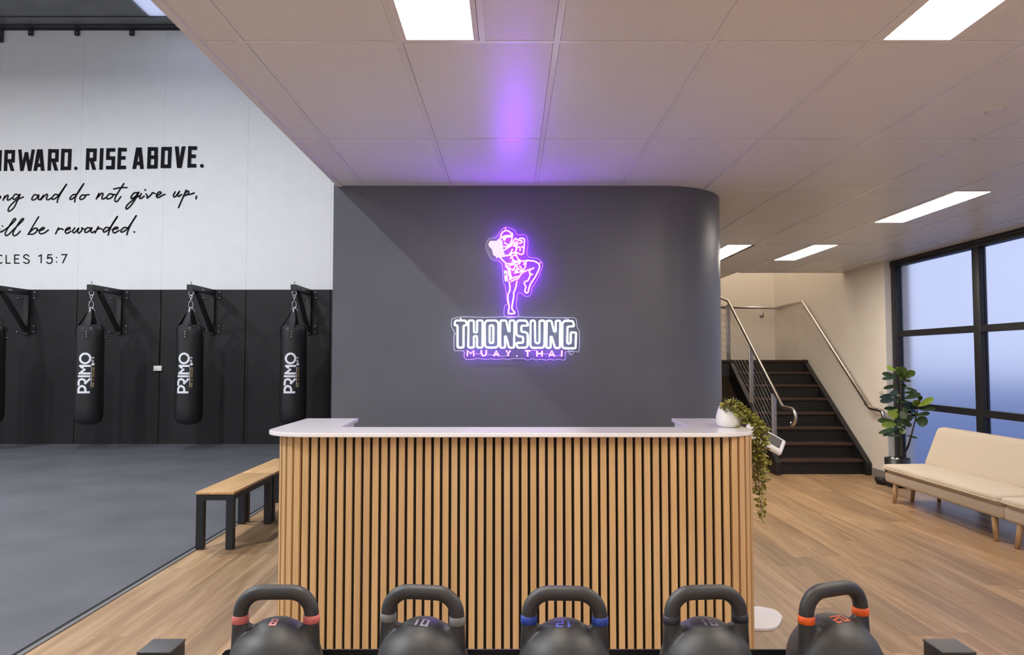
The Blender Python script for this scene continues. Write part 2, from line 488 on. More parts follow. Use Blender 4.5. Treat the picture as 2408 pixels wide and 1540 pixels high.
def panel_light(x0, x1, y0, label, group=None):
    t = thing('ceiling_light', ((x0 + x1) / 2, y0 + 0.6, CEIL - 0.002), label, 'ceiling light', group)
    fr = MB(); y1 = y0 + 1.2
    z0, z1 = CEIL - 0.002, CEIL + 0.012
    fr.box(x0 - 0.006, x0 + 0.014, y0 + 0.012, y1 - 0.012, z0, z1); fr.box(x1 - 0.014, x1 + 0.006, y0 + 0.012, y1 - 0.012, z0, z1)
    fr.box(x0 + 0.014, x1 - 0.014, y0 + 0.012, y0 + 0.026, z0, z1); fr.box(x0 + 0.014, x1 - 0.014, y1 - 0.026, y1 - 0.012, z0, z1)
    fr.build('frame', 'panel_frame', t)
    MB().box(x0 + 0.014, x1 - 0.014, y0 + 0.026, y1 - 0.026, CEIL + 0.001, CEIL + 0.010).build('diffuser', 'panel_glow', t)
    # carrier rail beside the panel
    MB().box(x1 + 0.008, x1 + 0.030, y0, y1, CEIL, CEIL + 0.012).build('grid_rail', 'ceiling_rail', ceil)
for L in LIGHTS: panel_light(*L)
RL = ['ceiling panel light hidden behind the rounded end of the grey wall', 'ceiling panel light behind the viewer, in line with the one over the desk',
      'ceiling panel light behind the viewer, in line with the one at upper right', 'ceiling panel light beside the window, just out of the picture at right', 'ceiling panel light beside the window, behind the viewer']
for L, lb in zip(ADDED_LIGHTS, RL): panel_light(*L, lb, 'ceiling lights out of view')
s = at_z(2319, 262, CEIL)
cs = thing('ceiling_sensor', (s.x, s.y, CEIL), 'faint round flush cover plate with a small sensor in the ceiling at right', 'sensor')
MB().lathe([(0.072, 0.004), (0.080, 0.004), (0.080, -0.003), (0.072, -0.004), (0.001, -0.004)], (s.x, s.y, CEIL), 32).build('cover_plate', 'ceiling_tile', cs)
MB().lathe([(0.008, -0.004), (0.008, -0.012), (0.003, -0.016)], (s.x, s.y, CEIL), 10).build('sensor_tip', 'chrome', cs)

# ------------------------------------------------------------------ grey sign wall with a rounded end
R_W = 0.55
cxw, cyw = 1.045, WALL_Y + R_W
out = [(EDGE_X - 0.03, WALL_Y), (cxw, WALL_Y)]
for k in range(1, 25):
    a = math.pi / 2 * k / 24
    out.append((cxw + R_W * math.sin(a), cyw - R_W * math.cos(a)))
out += [(cxw + R_W, BACK_Y), (EDGE_X - 0.03, BACK_Y)]
wmb = MB(); n = len(out)
vs = [(p[0], p[1], 0) for p in out] + [(p[0], p[1], CEIL + 0.012) for p in out]
for i in range(n):
    j = (i + 1) % n
    wmb.add([vs[i], vs[j], vs[n + j], vs[n + i]], [(0, 1, 2, 3)], 0 < i < 26)
bm = bmesh.new()
wsign = wmb.build('wall_sign', 'grey_paint')
bm.from_mesh(wsign.data); bmesh.ops.remove_doubles(bm, verts=bm.verts[:], dist=1e-5); bm.to_mesh(wsign.data); bm.free()
struct(wsign, 'dark grey painted wall with a rounded right end behind the desk')
# wall above the lobby ceiling, towards the gym
struct(MB().box(EDGE_X, EDGE_X + 0.1, REAR_Y, BACK_Y, CEIL + 0.03, ROOF).build('wall_mezzanine', 'white_paint'), 'upper wall above the lobby ceiling facing the gym')

# ------------------------------------------------------------------ gym far wall: panels, white above, black below
wb = struct(MB().box(LEFT_X, EDGE_X, BACK_Y + 0.03, BACK_Y + 0.2, 0, ROOF).build('wall_back', 'mat_edge'), 'tall gym wall painted white above and black below')
JX = [at_y(178, 850, BACK_Y).x, at_y(376, 850, BACK_Y).x, at_y(576, 850, BACK_Y).x]
sp = (JX[2] - JX[0]) / 2
edges = [JX[0] - 2 * sp, JX[0] - sp] + JX + [JX[2] + sp, JX[2] + 2 * sp + 0.4]
Z_B = at_y(420, 681, BACK_Y).z
for i in range(len(edges) - 1):
    a, b = edges[i] + 0.006, edges[i + 1] - 0.006
    MB().box(a, b, BACK_Y, BACK_Y + 0.03, Z_B, ROOF).build('wall_panel', 'white_paint', wb)
    MB().box(a, b, BACK_Y - 0.004, BACK_Y + 0.03, 0.012, Z_B).build('wall_panel', 'black_paint', wb)
    MB().box(b - 0.001, b + 0.013, BACK_Y + 0.005, BACK_Y + 0.03, Z_B, ROOF).build('joint_sealant', 'white_paint', wb)
struct(MB().box(LEFT_X, edges[0], BACK_Y, BACK_Y + 0.03, 0, ROOF).build('wall_left_return', 'white_paint'), 'far wall beyond the picture')
struct(MB().box(LEFT_X - 0.1, LEFT_X, REAR_Y, BACK_Y + 0.2, 0, ROOF).build('wall_left', 'white_paint'), 'side wall of the gym outside the picture')
struct(MB().box(LEFT_X, 5.0, REAR_Y - 0.1, REAR_Y, 0, ROOF).build('wall_rear', 'white_paint'), 'wall behind the viewer')

# painted lettering (traced on the wall plane)
TY = BACK_Y - 0.003
def wall_letters(name, strokes, conv, w_px, mname, smooth, discs=(), polys=()):
    mb = MB()
    lay = [0]
    def put(vs, fs):
        lay[0] += 1          # each brush stroke lies a hair over the last
        mb.add([at_y(*conv(q.x, q.y), TY - 0.0003 * lay[0]) for q in vs], fs)
    for s_ in strokes:
        w = w_px
        if isinstance(s_, tuple): s_, w = s_
        pts = smooth_line([Vector((p[0], p[1])) for p in s_], 6) if smooth else s_
        if not smooth and len(s_) == 2 and abs(s_[0][1] - s_[1][1]) > 20:      # stems and diagonals end level
            (xa, ya), (xb, yb) = s_; hw = w / 2 * (1.06 if abs(xa - xb) > 15 else 1.0)
            put([Vector((xa - hw, ya)), Vector((xa + hw, ya)), Vector((xb + hw, yb)), Vector((xb - hw, yb))], [(0, 1, 2, 3)])
        else: put(*ribbon2d(pts, w, cap=smooth))
    for c, r in discs: put(*disc2d(c, r))
    for pl_ in polys: put([Vector(p) for p in pl_], [tuple(range(len(pl_)))])
    for i, f in enumerate(mb.f):        # all faces towards the room
        a, b_, c_ = (mb.v[k] for k in f[:3])
        if (b_ - a).cross(c_ - a).y > 0: mb.f[i] = f[::-1]
    return mb.build(name, mname, wb)
GLY = {  # strokes in a unit box, x right, y down, with stroke width share .34 of letter width
 'R': [[(.17, 1.0), (.17, 0)], [(.17, .09), (.83, .09), (.83, .52), (.17, .52)], [(.5, .5), (.83, 1.0)]],
 'W': [[(.09, 0), (.26, 1.0)], [(.26, 1.0), (.5, .12)], [(.5, .12), (.74, 1.0)], [(.74, 1.0), (.91, 0)]],
 'A': [[(.16, 1.0), (.42, 0)], [(.58, 0), (.84, 1.0)], [(.2, .74), (.8, .74)]],
 'D': [[(.17, 1.0), (.17, 0)], [(.17, .09), (.83, .09), (.83, .91), (.17, .91)]],
 'O': [[(.17, .5), (.17, .09), (.83, .09), (.83, .91), (.17, .91), (.17, .5)]],
 'S': [[(1.0, .09), (.17, .09), (.17, .47), (.83, .47), (.83, .91), (0, .91)]],
 'E': [[(.2, 1.0), (.2, 0)], [(.2, .09), (.98, .09)], [(.2, .47), (.88, .47)], [(.2, .91), (.98, .91)]],
 'B': [[(.17, 1.0), (.17, 0)], [(.17, .09), (.8, .09), (.8, .47), (.17, .47)], [(.17, .47), (.83, .47), (.83, .91), (.17, .91)]],
 'V': [[(.17, 0), (.46, 1.0)], [(.83, 0), (.54, 1.0)]],
 'I': [[(.5, 0), (.5, 1.0)]],
}
BLK = [('O', -100, 18, 109, 349), ('R', 45, 168, 107, 347), ('W', 203, 388, 103, 347), ('A', 383, 508, 101, 345), ('R', 540, 663, 97, 342),
       ('D', 688, 808, 95, 338), ('R', 972, 1092, 90, 333), ('I', 1123, 1172, 88, 331), ('S', 1203, 1300, 86, 330), ('E', 1330, 1432, 83, 328),
       ('A', 1503, 1632, 80, 323), ('B', 1668, 1788, 75, 320), ('O', 1822, 1940, 72, 315), ('V', 1975, 2095, 68, 312), ('E', 2125, 2228, 65, 308)]
strokes = []
for ch, x0, x1, y0, y1 in BLK:
    for k, s_ in enumerate(GLY[ch]):
        w = 40
        if ch == 'W': w = 36
        strokes.append(([(x0 + p[0] * (x1 - x0) + (0.5 - p[1]) * 10, y0 + p[1] * (y1 - y0)) for p in s_], w))
wall_letters('painted_slogan', strokes, lambda u, v: (u / 4.816, 330 + v / 4.816), 44, 'charcoal_letter', False,
             discs=[((857, 315), 19), ((2285, 288), 21)])['label'] = 'bold black capitals ORWARD. RISE ABOVE. on the white wall'
cv6 = lambda u, v: (u / 5.0167, 420 + v / 5.0167)
SCRIPT1 = [
 [(-12, 195), (8, 215), (0, 232), (-12, 238)],
 [(35, 255), (62, 198), (47, 232), (85, 195), (96, 205), (85, 248), (108, 250), (135, 228)],
 [(215, 190), (178, 185), (150, 225), (165, 245), (205, 220), (236, 185), (200, 270), (160, 345), (110, 384), (95, 370), (120, 320), (190, 255), (275, 216)],
 [(440, 195), (405, 190), (375, 235), (385, 252), (420, 240), (457, 195), (450, 240), (470, 246), (490, 225)],
 [(485, 250), (512, 190), (500, 225), (545, 185), (560, 195), (547, 238), (567, 250), (600, 230)],
 [(690, 195), (650, 185), (612, 225), (620, 245), (655, 230), (700, 185), (788, 60), (724, 160), (682, 240), (675, 280)],
 [(900, 185), (860, 190), (825, 230), (835, 245), (865, 230), (910, 180), (992, 53), (932, 140), (890, 220), (880, 275)],
 [(1000, 195), (965, 195), (940, 230), (955, 246), (990, 230), (1010, 202), (995, 195), (1050, 188)],
 [(1135, 240), (1167, 175), (1155, 215), (1195, 175), (1215, 180), (1200, 228), (1217, 240), (1250, 220)],
 [(1330, 185), (1290, 180), (1258, 220), (1270, 240), (1310, 225), (1335, 195), (1320, 185), (1365, 190)],
 [(1460, 58), (1400, 150), (1360, 220), (1355, 262), (1380, 268), (1425, 212)], [(1340, 122), (1420, 106), (1497, 105)],
 [(1620, 165), (1580, 170), (1545, 215), (1555, 235), (1600, 205), (1637, 160), (1590, 250), (1540, 320), (1495, 358), (1485, 340), (1510, 300), (1600, 225), (1650, 200)],
 [(1667, 175), (1645, 225), (1665, 232), (1700, 205)],
 [(1720, 180), (1736, 200), (1736, 228), (1785, 185), (1798, 165), (1830, 178)],
 [(1850, 205), (1900, 168), (1880, 155), (1852, 180), (1846, 215), (1870, 222), (1915, 196), (1945, 185)],
 [(2066, 155), (2045, 192), (2052, 215), (2075, 205), (2116, 150), (2095, 190), (2107, 210), (2140, 185)],
 [(2195, 135), (2160, 215), (2105, 340)], [(2160, 207), (2200, 152), (2225, 150), (2212, 185), (2172, 202)], [(2212, 186), (2250, 182), (2290, 168)],
 [(2318, 205), (2310, 238)]]
wall_letters('painted_script', SCRIPT1, cv6, 17, 'charcoal_letter', True, discs=[((1711, 133), 11)])['label'] = 'flowing script ...ong and do not give up,'
SCRIPT2 = [
 [(-4, 590), (-10, 632), (40, 612)],
 [(20, 628), (110, 560), (182, 487), (165, 474), (120, 540), (62, 640), (75, 672), (112, 650)],
 [(108, 652), (190, 570), (274, 487), (259, 474), (207, 545), (152, 640), (165, 673), (200, 660), (238, 620)],
 [(455, 450), (400, 540), (330, 660)], [(340, 640), (400, 590), (438, 587), (430, 625), (385, 655), (345, 652)], [(432, 608), (468, 608)],
 [(465, 617), (520, 590), (510, 575), (476, 595), (462, 630), (480, 650), (522, 640), (570, 605)],
 [(655, 650), (692, 575), (685, 600), (720, 590), (745, 602)],
 [(770, 612), (825, 590), (815, 575), (780, 595), (770, 630), (790, 645), (837, 620)],
 [(882, 580), (858, 612), (864, 637), (887, 630), (926, 585), (915, 622), (932, 641), (966, 605), (964, 580), (1000, 602)],
 [(1060, 580), (1025, 580), (1000, 615), (1010, 635), (1045, 620), (1082, 580), (1070, 620), (1087, 636), (1117, 618)],
 [(1120, 640), (1157, 570), (1150, 595), (1180, 585), (1205, 600)],
 [(1290, 580), (1250, 575), (1218, 610), (1225, 630), (1260, 615), (1302, 573), (1388, 440), (1322, 540), (1287, 620), (1275, 665)],
 [(1322, 602), (1387, 585), (1375, 570), (1342, 585), (1330, 620), (1350, 640), (1402, 610)],
 [(1500, 580), (1465, 575), (1425, 610), (1432, 630), (1470, 615), (1517, 570), (1610, 430), (1542, 540), (1507, 620), (1496, 662)]]
wall_letters('painted_script', SCRIPT2, cv6, 17, 'charcoal_letter', True, discs=[((28, 560), 9), ((1583, 628), 11)])['label'] = 'flowing script ...ill be rewarded.'
CAPS = [[(22, 910), (0, 903), (-20, 930), (-20, 970), (0, 998), (22, 990)],
 [(340, 915), (315, 897), (287, 905), (281, 928), (310, 946), (340, 962), (341, 985), (315, 1000), (278, 986)],
 [(612, 936), (590, 930), (560, 942)], [(560, 942), (590, 930), (615, 955), (608, 988), (575, 1000), (550, 984)]]
wall_letters('painted_caption', CAPS, cv6, 14, 'charcoal_letter', True, discs=[((667, 930), 8), ((665, 982), 8)])['label'] = 'spaced capital letters on the white wall'
wall_letters('painted_caption', [[(72, 900), (72, 997), (125, 997)], [(230, 901), (172, 901), (172, 997), (230, 997)], [(172, 946), (220, 946)],
   [(450, 917), (487, 900), (484, 998)], [(612, 897), (566, 897), (560, 942)], [(722, 896), (786, 895), (737, 997)]], cv6, 14, 'charcoal_letter', False)['label'] = 'spaced capitals CLES 15:7'

# roof of the gym with a skylight
SKY_X0, SKY_X1 = at_z(330, 21, ROOF).x - 0.02, -4.6
rf = MB(); rf.box(LEFT_X, SKY_X0, REAR_Y, BACK_Y, ROOF, ROOF + 0.1); rf.box(SKY_X1, EDGE_X, REAR_Y, BACK_Y, ROOF, ROOF + 0.1)
rf.box(SKY_X0, SKY_X1, 12.12, BACK_Y, ROOF, ROOF + 0.1); rf.box(SKY_X0, SKY_X1, REAR_Y, 5.0, ROOF, ROOF + 0.1)
rf = struct(rf.build('ceiling_gym', 'roof_foil'), 'dark insulated roof lining over the gym')
sk = MB().box(SKY_X0, SKY_X1, 5.0, 12.12, ROOF + 0.04, ROOF + 0.045).build('skylight_panel', 'skylight_sheet', rf)
for sx in (SKY_X0 + 0.42, SKY_X0 + 0.84): MB().box(sx, sx + 0.03, 5.0, 12.12, ROOF, ROOF + 0.035).build('skylight_bar', 'dark_steel', rf)
for sy in (12.05, 10.9): MB().box(LEFT_X, EDGE_X, sy, sy + 0.012, ROOF - 0.012, ROOF).build('roof_wire', 'dark_steel', rf)
bmB = thing('roof_beam', (-7.0, BACK_Y - 0.1, 7.18), 'dark steel beam along the top of the white gym wall', 'beam')
zb0, zb1 = at_y(200, 71, BACK_Y - 0.02).z, at_y(200, 49, BACK_Y - 0.16).z
MB().box(LEFT_X, EDGE_X, BACK_Y - 0.16, BACK_Y - 0.01, zb0 + 0.015, zb1).build('web', 'dark_steel', bmB)
MB().box(LEFT_X, EDGE_X, BACK_Y - 0.20, BACK_Y - 0.01, zb1 - 0.02, zb1).build('flange', 'dark_steel', bmB)
MB().box(LEFT_X, EDGE_X, BACK_Y - 0.06, BACK_Y - 0.004, zb0, zb0 + 0.03).build('angle', 'frame_black', bmB)
for px in (2, 72, 181, 310):
    p = at_y(px, 78, BACK_Y - 0.03); hh = 0.22 if px == 2 else 0.10
    cl = MB().box(p.x - 0.035, p.x + 0.035, BACK_Y - 0.05, BACK_Y - 0.004, zb0 - hh, zb0).build('cleat', 'dark_steel', bmB)
    MB().ball((p.x, BACK_Y - 0.05, zb0 - 0.05), 0.012, 6).build('bolt', 'chrome', cl)

# high-bay lamp bodies (just above the frame)
for k, (hx, hy, hz) in enumerate(HIGHBAYS):
    t = thing('high_bay_lamp', (hx, hy, hz), ['high-bay lamp over the punch bags, above the picture', 'high-bay lamp over the near matting, above the picture', 'high-bay lamp over the far left matting, out of the picture', 'high-bay lamp over the near left matting, out of the picture'][k], 'lamp', 'gym high-bay lamps')
    MB().lathe([(0.20, 0.0), (0.20, 0.05), (0.10, 0.14), (0.08, 0.22), (0.001, 0.23)], (hx, hy, hz), 20).build('housing', 'dark_steel', t)
    MB().tube([(hx, hy, hz + 0.22), (hx, hy, ROOF)], 0.008, 6).build('hanger', 'dark_steel', t)

# ------------------------------------------------------------------ right side: stair wall, window wall, void
struct(MB().box(RIGHT_X, 4.95, 8.82, BACK_Y + 0.2, 0, 5.4).build('wall_right', 'cream_paint'), 'pale wall beside the stairs')
struct(MB().box(cxw + R_W, RIGHT_X, BACK_Y, BACK_Y + 0.2, 0, 5.4).build('wall_stair', 'cream_paint'), 'pale wall behind the stair landing')
struct(MB().box(VOID_X - 0.1, VOID_X, 9.90, BACK_Y, CEIL + 0.12, 5.4).build('wall_void', 'cream_paint'), 'upper side of the stair opening')
struct(MB().box(VOID_X - 0.1, RIGHT_X, 9.80, 9.90, CEIL + 0.12, 5.4).build('wall_upper', 'cream_paint'), 'upper wall over the ceiling edge')
struct(MB().box(VOID_X - 0.1, RIGHT_X, 9.90, BACK_Y, 5.4, 5.5).build('ceiling_stair', 'white_paint'), 'ceiling high above the stairs')
ul = thing('ceiling_light', (3.9, 11.2, 5.39), 'panel light on the high ceiling over the stairs, above the picture', 'ceiling light')  # added lamp out of view, lifts the stair walls
MB().box(3.75, 4.05, 10.6, 11.8, 5.375, 5.4).build('frame', 'panel_frame', ul)
MB().box(3.77, 4.03, 10.62, 11.78, 5.370, 5.376).build('diffuser', 'panel_glow', ul)
MBt = MB().box(VOID_X, RIGHT_X, 9.885, 9.905, CEIL - 0.004, CEIL + 0.13).build('trim_1', 'ceiling_rail'); struct(MBt, 'edge trim of the ceiling at the stair opening')
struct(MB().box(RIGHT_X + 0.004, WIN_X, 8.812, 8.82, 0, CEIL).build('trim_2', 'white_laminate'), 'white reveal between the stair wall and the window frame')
struct(MB().box(RIGHT_X - 0.012, RIGHT_X, 8.82, 9.30, 0, 0.10).build('baseboard_right', 'skirting'), 'grey skirting board at the foot of the stair wall')
struct(MB().box(4.85, 4.95, REAR_Y, -3.0, 0, CEIL).build('wall_front', 'cream_paint'), 'wall beside the window behind the viewer')
win = struct(MB().box(WIN_X, WIN_X + 0.08, -3.0, 8.82, 0, 0.05).build('window_1', 'frame_black'), 'tall dark framed window of frosted panes')
wx0, wx1 = WIN_X, WIN_X + 0.08
zt1, zt2 = 1.79, 0.94
muls = [8.75, 7.205, 5.66, 4.115, 2.57, 1.025, -0.52, -2.065]
for yy in muls: MB().rbox(wx0, wx1, yy - 0.055, yy + 0.055, 0.05, CEIL - 0.005, 0.004).build('mullion', 'frame_black', win)
MB().box(wx0 - 0.01, wx1, -3.0, 8.82, CEIL - 0.075, CEIL).build('head', 'frame_black', win)
MB().box(wx0 - 0.03, wx0 - 0.012, -3.0, 8.74, CEIL - 0.045, CEIL - 0.025).build('blind_track', 'frame_black', win)
for i in range(len(muls) - 1):
    a, b = muls[i + 1] + 0.055, muls[i] - 0.055
    for zt in (zt1, zt2): MB().box(wx0 + 0.004, wx1, a, b, zt - 0.035, zt + 0.035).build('transom', 'frame_black', win)
    for z0, z1 in ((0.05, zt2 - 0.035), (zt2 + 0.035, zt1 - 0.035), (zt1 + 0.035, CEIL - 0.075)):
        MB().box(wx0 + 0.045, wx0 + 0.053, a, b, z0, z1).build('pane', 'frosted_glass', win)
struct(MB().box(4.95, 80, -60, 60, -0.4, -0.3).build('ground_outside', 'outside_ground'), 'ground outside the window')

p = at_x(2074, 917, RIGHT_X)
sw = thing('light_switch', (RIGHT_X, p.y, p.z), 'white light switch plate on the pale wall behind the leafy plant', 'switch')
MB().rbox(RIGHT_X - 0.010, RIGHT_X, p.y - 0.06, p.y + 0.06, p.z - 0.045, p.z + 0.045, 0.003).build('plate', 'switch_white', sw)
for d in (-0.025, 0.025): MB().rbox(RIGHT_X - 0.015, RIGHT_X - 0.009, p.y + d - 0.009, p.y + d + 0.009, p.z - 0.012, p.z + 0.012, 0.002).build('rocker', 'switch_white', sw)

# ------------------------------------------------------------------ stairs
SX0, SX1 = 3.42, RIGHT_X - 0.02
NR, SY0, RUN, RISE = 8, 9.30, 0.257, 0.184
st = thing('staircase', (4.0, SY0, 0), 'dark timber staircase with black stringers rising to a landing', 'staircase')
for i in range(NR):
    y = SY0 + i * RUN
    MB().box(SX0 + 0.04, SX1 - 0.05, y, y + 0.02, i * RISE, (i + 1) * RISE - 0.035).build('riser', 'riser', st)
    if i < NR - 1: MB().rbox(SX0 + 0.03, SX1 - 0.05, y - 0.03, y + RUN + 0.02, (i + 1) * RISE - 0.035, (i + 1) * RISE, 0.006).build('tread', 'tread', st)
ye = SY0 + (NR - 1) * RUN; ze = NR * RISE
MB().rbox(cxw + R_W + 0.05, SX1 - 0.001, ye - 0.03, BACK_Y - 0.005, ze - 0.035, ze, 0.006).build('landing', 'tread', st)
MB().box(cxw + R_W + 0.05, SX1 - 0.001, ye + 0.02, ye + 0.05, ze - 0.26, ze - 0.035).build('landing_beam', 'stringer', st)
MB().box(cxw + R_W + 0.05, SX0, ye + 0.5, ye + 0.55, 0, ze - 0.035).build('under_panel', 'felt_black', st)
slope = RISE / RUN
def stringer(x0, x1):
    a = SY0 - 0.10
    MB().xprism([(a, 0), (a, 0.16), (a + 0.05, 0.20), (ye + 0.04, ze + 0.005), (ye + 0.04, ze - 0.30), (SY0 + 0.30, 0)], x0, x1).build('stringer', 'stringer', st)
stringer(SX0 - 0.02, SX0 + 0.04); stringer(SX1 - 0.06, SX1 + 0.005)
# balustrade on the open side
HX = 3.45
bl = thing('stair_balustrade', (HX, 9.4, 0), 'brushed steel stair rail with posts and wire cables on the open side', 'balustrade')
posts = [(at_x(1821, 1085, HX), at_x(1821, 926, HX)), (at_x(1767, 956, HX), at_x(1767, 817, HX)), (at_x(1713, 846, HX), at_x(1713, 717, HX))]
PP = []
for a, b in posts:
    y = (a.y + b.y) / 2
    zb = max(0.1, (y - SY0) * slope + 0.12); zt = b.z
    zb = min(zb, ze)
    MB().rbox(HX - 0.035, HX + 0.030, y - 0.008, y + 0.008, zb, zt, 0.002).build('post', 'post_steel', bl)
    PP.append((y, zb, zt))
lo = at_x(1840, 957, HX); hi = at_x(1712, 707, HX)
rail = [(HX - 0.45, hi.y + 0.05, hi.z + 0.20), (HX, hi.y, hi.z), (HX, lo.y, lo.z)]
tail = [(0, 0), (-0.27, -0.004), (-0.34, -0.014), (-0.39, -0.05), (-0.405, -0.10), (-0.39, -0.15), (-0.34, -0.188), (-0.29, -0.195), (-0.265, -0.172)]
rail += [(HX, lo.y + a_, lo.z + b_) for a_, b_ in tail[1:2]]
MB().tube(fillet(rail, 0.035)[:-1] + smooth_line([(HX, lo.y + a_, lo.z + b_) for a_, b_ in tail[1:]], 4), 0.024, 14).build('handrail', 'steel_brushed', bl)
for k in range(8):
    t = 0.10 + 0.80 * k / 7
    pts = [(HX, y, zb + (zt - zb) * t) for y, zb, zt in PP]
    pts.append((HX - 0.5, PP[2][0] + 0.05, PP[2][1] + (PP[2][2] - PP[2][1]) * t + 0.22))
    MB().tube(pts, 0.0028, 5).build('cable', 'post_steel', bl)
for y, zb, zt in PP: MB().tube([(HX, y, zt - 0.03), (HX, y, zt + 0.05)], 0.008, 6).build('rail_stem', 'post_steel', bl)
# wall handrail
WXR = RIGHT_X - 0.075
wr = thing('wall_handrail', (WXR, 9.2, 0.8), 'brushed steel handrail fixed along the pale stair wall', 'handrail')
a1 = at_x(1887, 709, WXR); a2 = at_x(2046, 960, WXR); byr = BACK_Y - 0.09
q0 = at_y(1822, 724, byr); q1 = at_y(1690, 722, byr)
pts = [tuple(q1), (q0.x, byr, q0.z), (WXR, a1.y, a1.z), (WXR, a2.y, a2.z), (WXR, a2.y - 0.22, a2.z - 0.004)]
pts = fillet(pts, 0.04)[:-1] + smooth_line([(WXR, a2.y - 0.22, a2.z - 0.004), (WXR, a2.y - 0.29, a2.z - 0.02), (WXR, a2.y - 0.32, a2.z - 0.06), (WXR + 0.002, a2.y - 0.325, a2.z - 0.11), (WXR + 0.025, a2.y - 0.32, a2.z - 0.15), (RIGHT_X - 0.002, a2.y - 0.32, a2.z - 0.155)], 4)
MB().tube(pts, 0.024, 12).build('rail', 'steel_brushed', wr)
for t in (0.02, 0.45, 0.93):
    c = Vector((WXR, a1.y + (a2.y - a1.y) * t, a1.z + (a2.z - a1.z) * t))
    br = MB().tube([c + Vector((0, 0, -0.02)), c + Vector((0, 0, -0.07)), c + Vector((0.06, 0, -0.085))], 0.007, 6).build('bracket', 'steel_brushed', wr)
    MB().lathe([(0.03, 0), (0.03, 0.010)], (RIGHT_X - 0.012, c.y, c.z - 0.085), 14, 'x').build('rose', 'steel_brushed', br)
c = at_y(1795, 730, byr)
br = MB().tube([c + Vector((0, 0, -0.02)), c + Vector((0, 0.0, -0.07)), c + Vector((0, 0.08, -0.085))], 0.007, 6).build('bracket', 'steel_brushed', wr)
MB().lathe([(0.035, 0), (0.035, 0.012)], (c.x, BACK_Y - 0.013, c.z - 0.085), 14, 'y').build('rose', 'steel_brushed', br)

# ------------------------------------------------------------------ reception desk
DX0, DX1, DYF, DYB, RD = -1.100, 1.150, 3.30, 4.07, 0.15
CT_Z = 1.146
desk = thing('reception_desk', (0.02, 3.6, 0), 'curved reception desk clad in pale timber slats under a white marble top', 'desk')
def path_u(x0, x1, yf, yb, r, seg=16):
    pts = [(x0, yb)]
    for k in range(seg + 1):
        a = math.pi / 2 * k / seg; pts.append((x0 + r - r * math.cos(a), yf + r - r * math.sin(a)))
    for k in range(seg + 1):
        a = math.pi / 2 * k / seg; pts.append((x1 - r + r * math.sin(a), yf + r - r * math.cos(a)))
    pts.append((x1, yb)); return pts
o_ = path_u(DX0 + 0.02, DX1 - 0.02, DYF + 0.02, DYB, RD - 0.02); i_ = path_u(DX0 + 0.07, DX1 - 0.07, DYF + 0.07, DYB, RD - 0.07)
bd = MB(); n = len(o_)
for k in range(n - 1):
    A, B, C, D = o_[k], o_[k + 1], i_[k + 1], i_[k]
    vs = [(*A, 0), (*B, 0), (*C, 0), (*D, 0)]; vs += [(v[0], v[1], CT_Z - 0.02) for v in vs]
    bd.add(vs, [(0, 1, 5, 4), (2, 3, 7, 6), (4, 5, 6, 7), (3, 2, 1, 0)] + ([(0, 4, 7, 3)] if k == 0 else []) + ([(1, 2, 6, 5)] if k == n - 2 else []))
bd.build('desk_body', 'felt_black', desk)
# slats along the path
dense = path_u(DX0, DX1, DYF, DYB, RD, 60)
seg = [(Vector(dense[i]), Vector(dense[i + 1])) for i in range(len(dense) - 1)]
tot = sum((b - a).length for a, b in seg)
slat_src = None; pitch = 0.0402; ns = int(tot / pitch); s0 = (tot - (ns - 1) * pitch) / 2
for k in range(ns):
    s_ = s0 + k * pitch
    for a, b in seg:
        L = (b - a).length
        if s_ <= L: break
        s_ -= L
    pos = a + (b - a) * (s_ / L); d = (b - a).normalized()
    ang = math.atan2(d.y, d.x)
    nrm = Vector((d.y, -d.x)) * -1          # inwards
    c = pos - Vector((d.y, -d.x)) * 0.010
    if slat_src is None:
        slat_src = MB().box(-0.0135, 0.0135, -0.010, 0.0102, 0.0, CT_Z - 0.021).build('slat', 'slat_wood', desk, local=True)
        o = slat_src; o.location = Vector((c.x, c.y, 0)) - worigin(desk); o.rotation_euler = (0, 0, ang)
    else: inst(slat_src, 'slat', (c.x, c.y, 0), desk, (0, 0, ang))
# counter top: U shape
r = 0.24; x0, x1, yf, yb = -1.155, 1.160, 3.262, 4.075
top = [(x0, yb)] + [(x0 + r - r * math.cos(math.pi / 2 * k / 14), yf + r * 0.85 - r * 0.85 * math.sin(math.pi / 2 * k / 14)) for k in range(15)]
top += [(x1 - r + r * math.sin(math.pi / 2 * k / 14), yf + r * 0.85 - r * 0.85 * math.cos(math.pi / 2 * k / 14)) for k in range(15)] + [(x1, yb)]
top += [(0.915, yb), (0.890, 3.555), (-0.838, 3.555), (-0.862, yb)]
cto = MB().prism(top, CT_Z - 0.020, CT_Z).build('countertop', 'marble', desk)
bm = bmesh.new(); bm.from_mesh(cto.data)
bmesh.ops.recalc_face_normals(bm, faces=bm.faces[:])
bmesh.ops.bevel(bm, geom=[e for e in bm.edges if abs(e.verts[0].co.z - e.verts[1].co.z) < 1e-4], offset=0.003, segments=2, affect='EDGES')
bm.to_mesh(cto.data); bm.free()
MB().box(-0.905, -0.880, 3.60, 4.04, 0, CT_Z - 0.02).build('inner_panel', 'white_laminate', desk)
MB().box(0.925, 0.950, 3.60, 4.04, 0, CT_Z - 0.02).build('inner_panel', 'white_laminate', desk)
MB().box(-0.88, 0.925, 3.372, 3.395, 0.0, CT_Z - 0.02).build('inner_panel', 'white_laminate', desk)
MB().box(-0.88, 0.925, 3.395, 4.0, 0.72, 0.745).build('work_surface', 'white_laminate', desk)

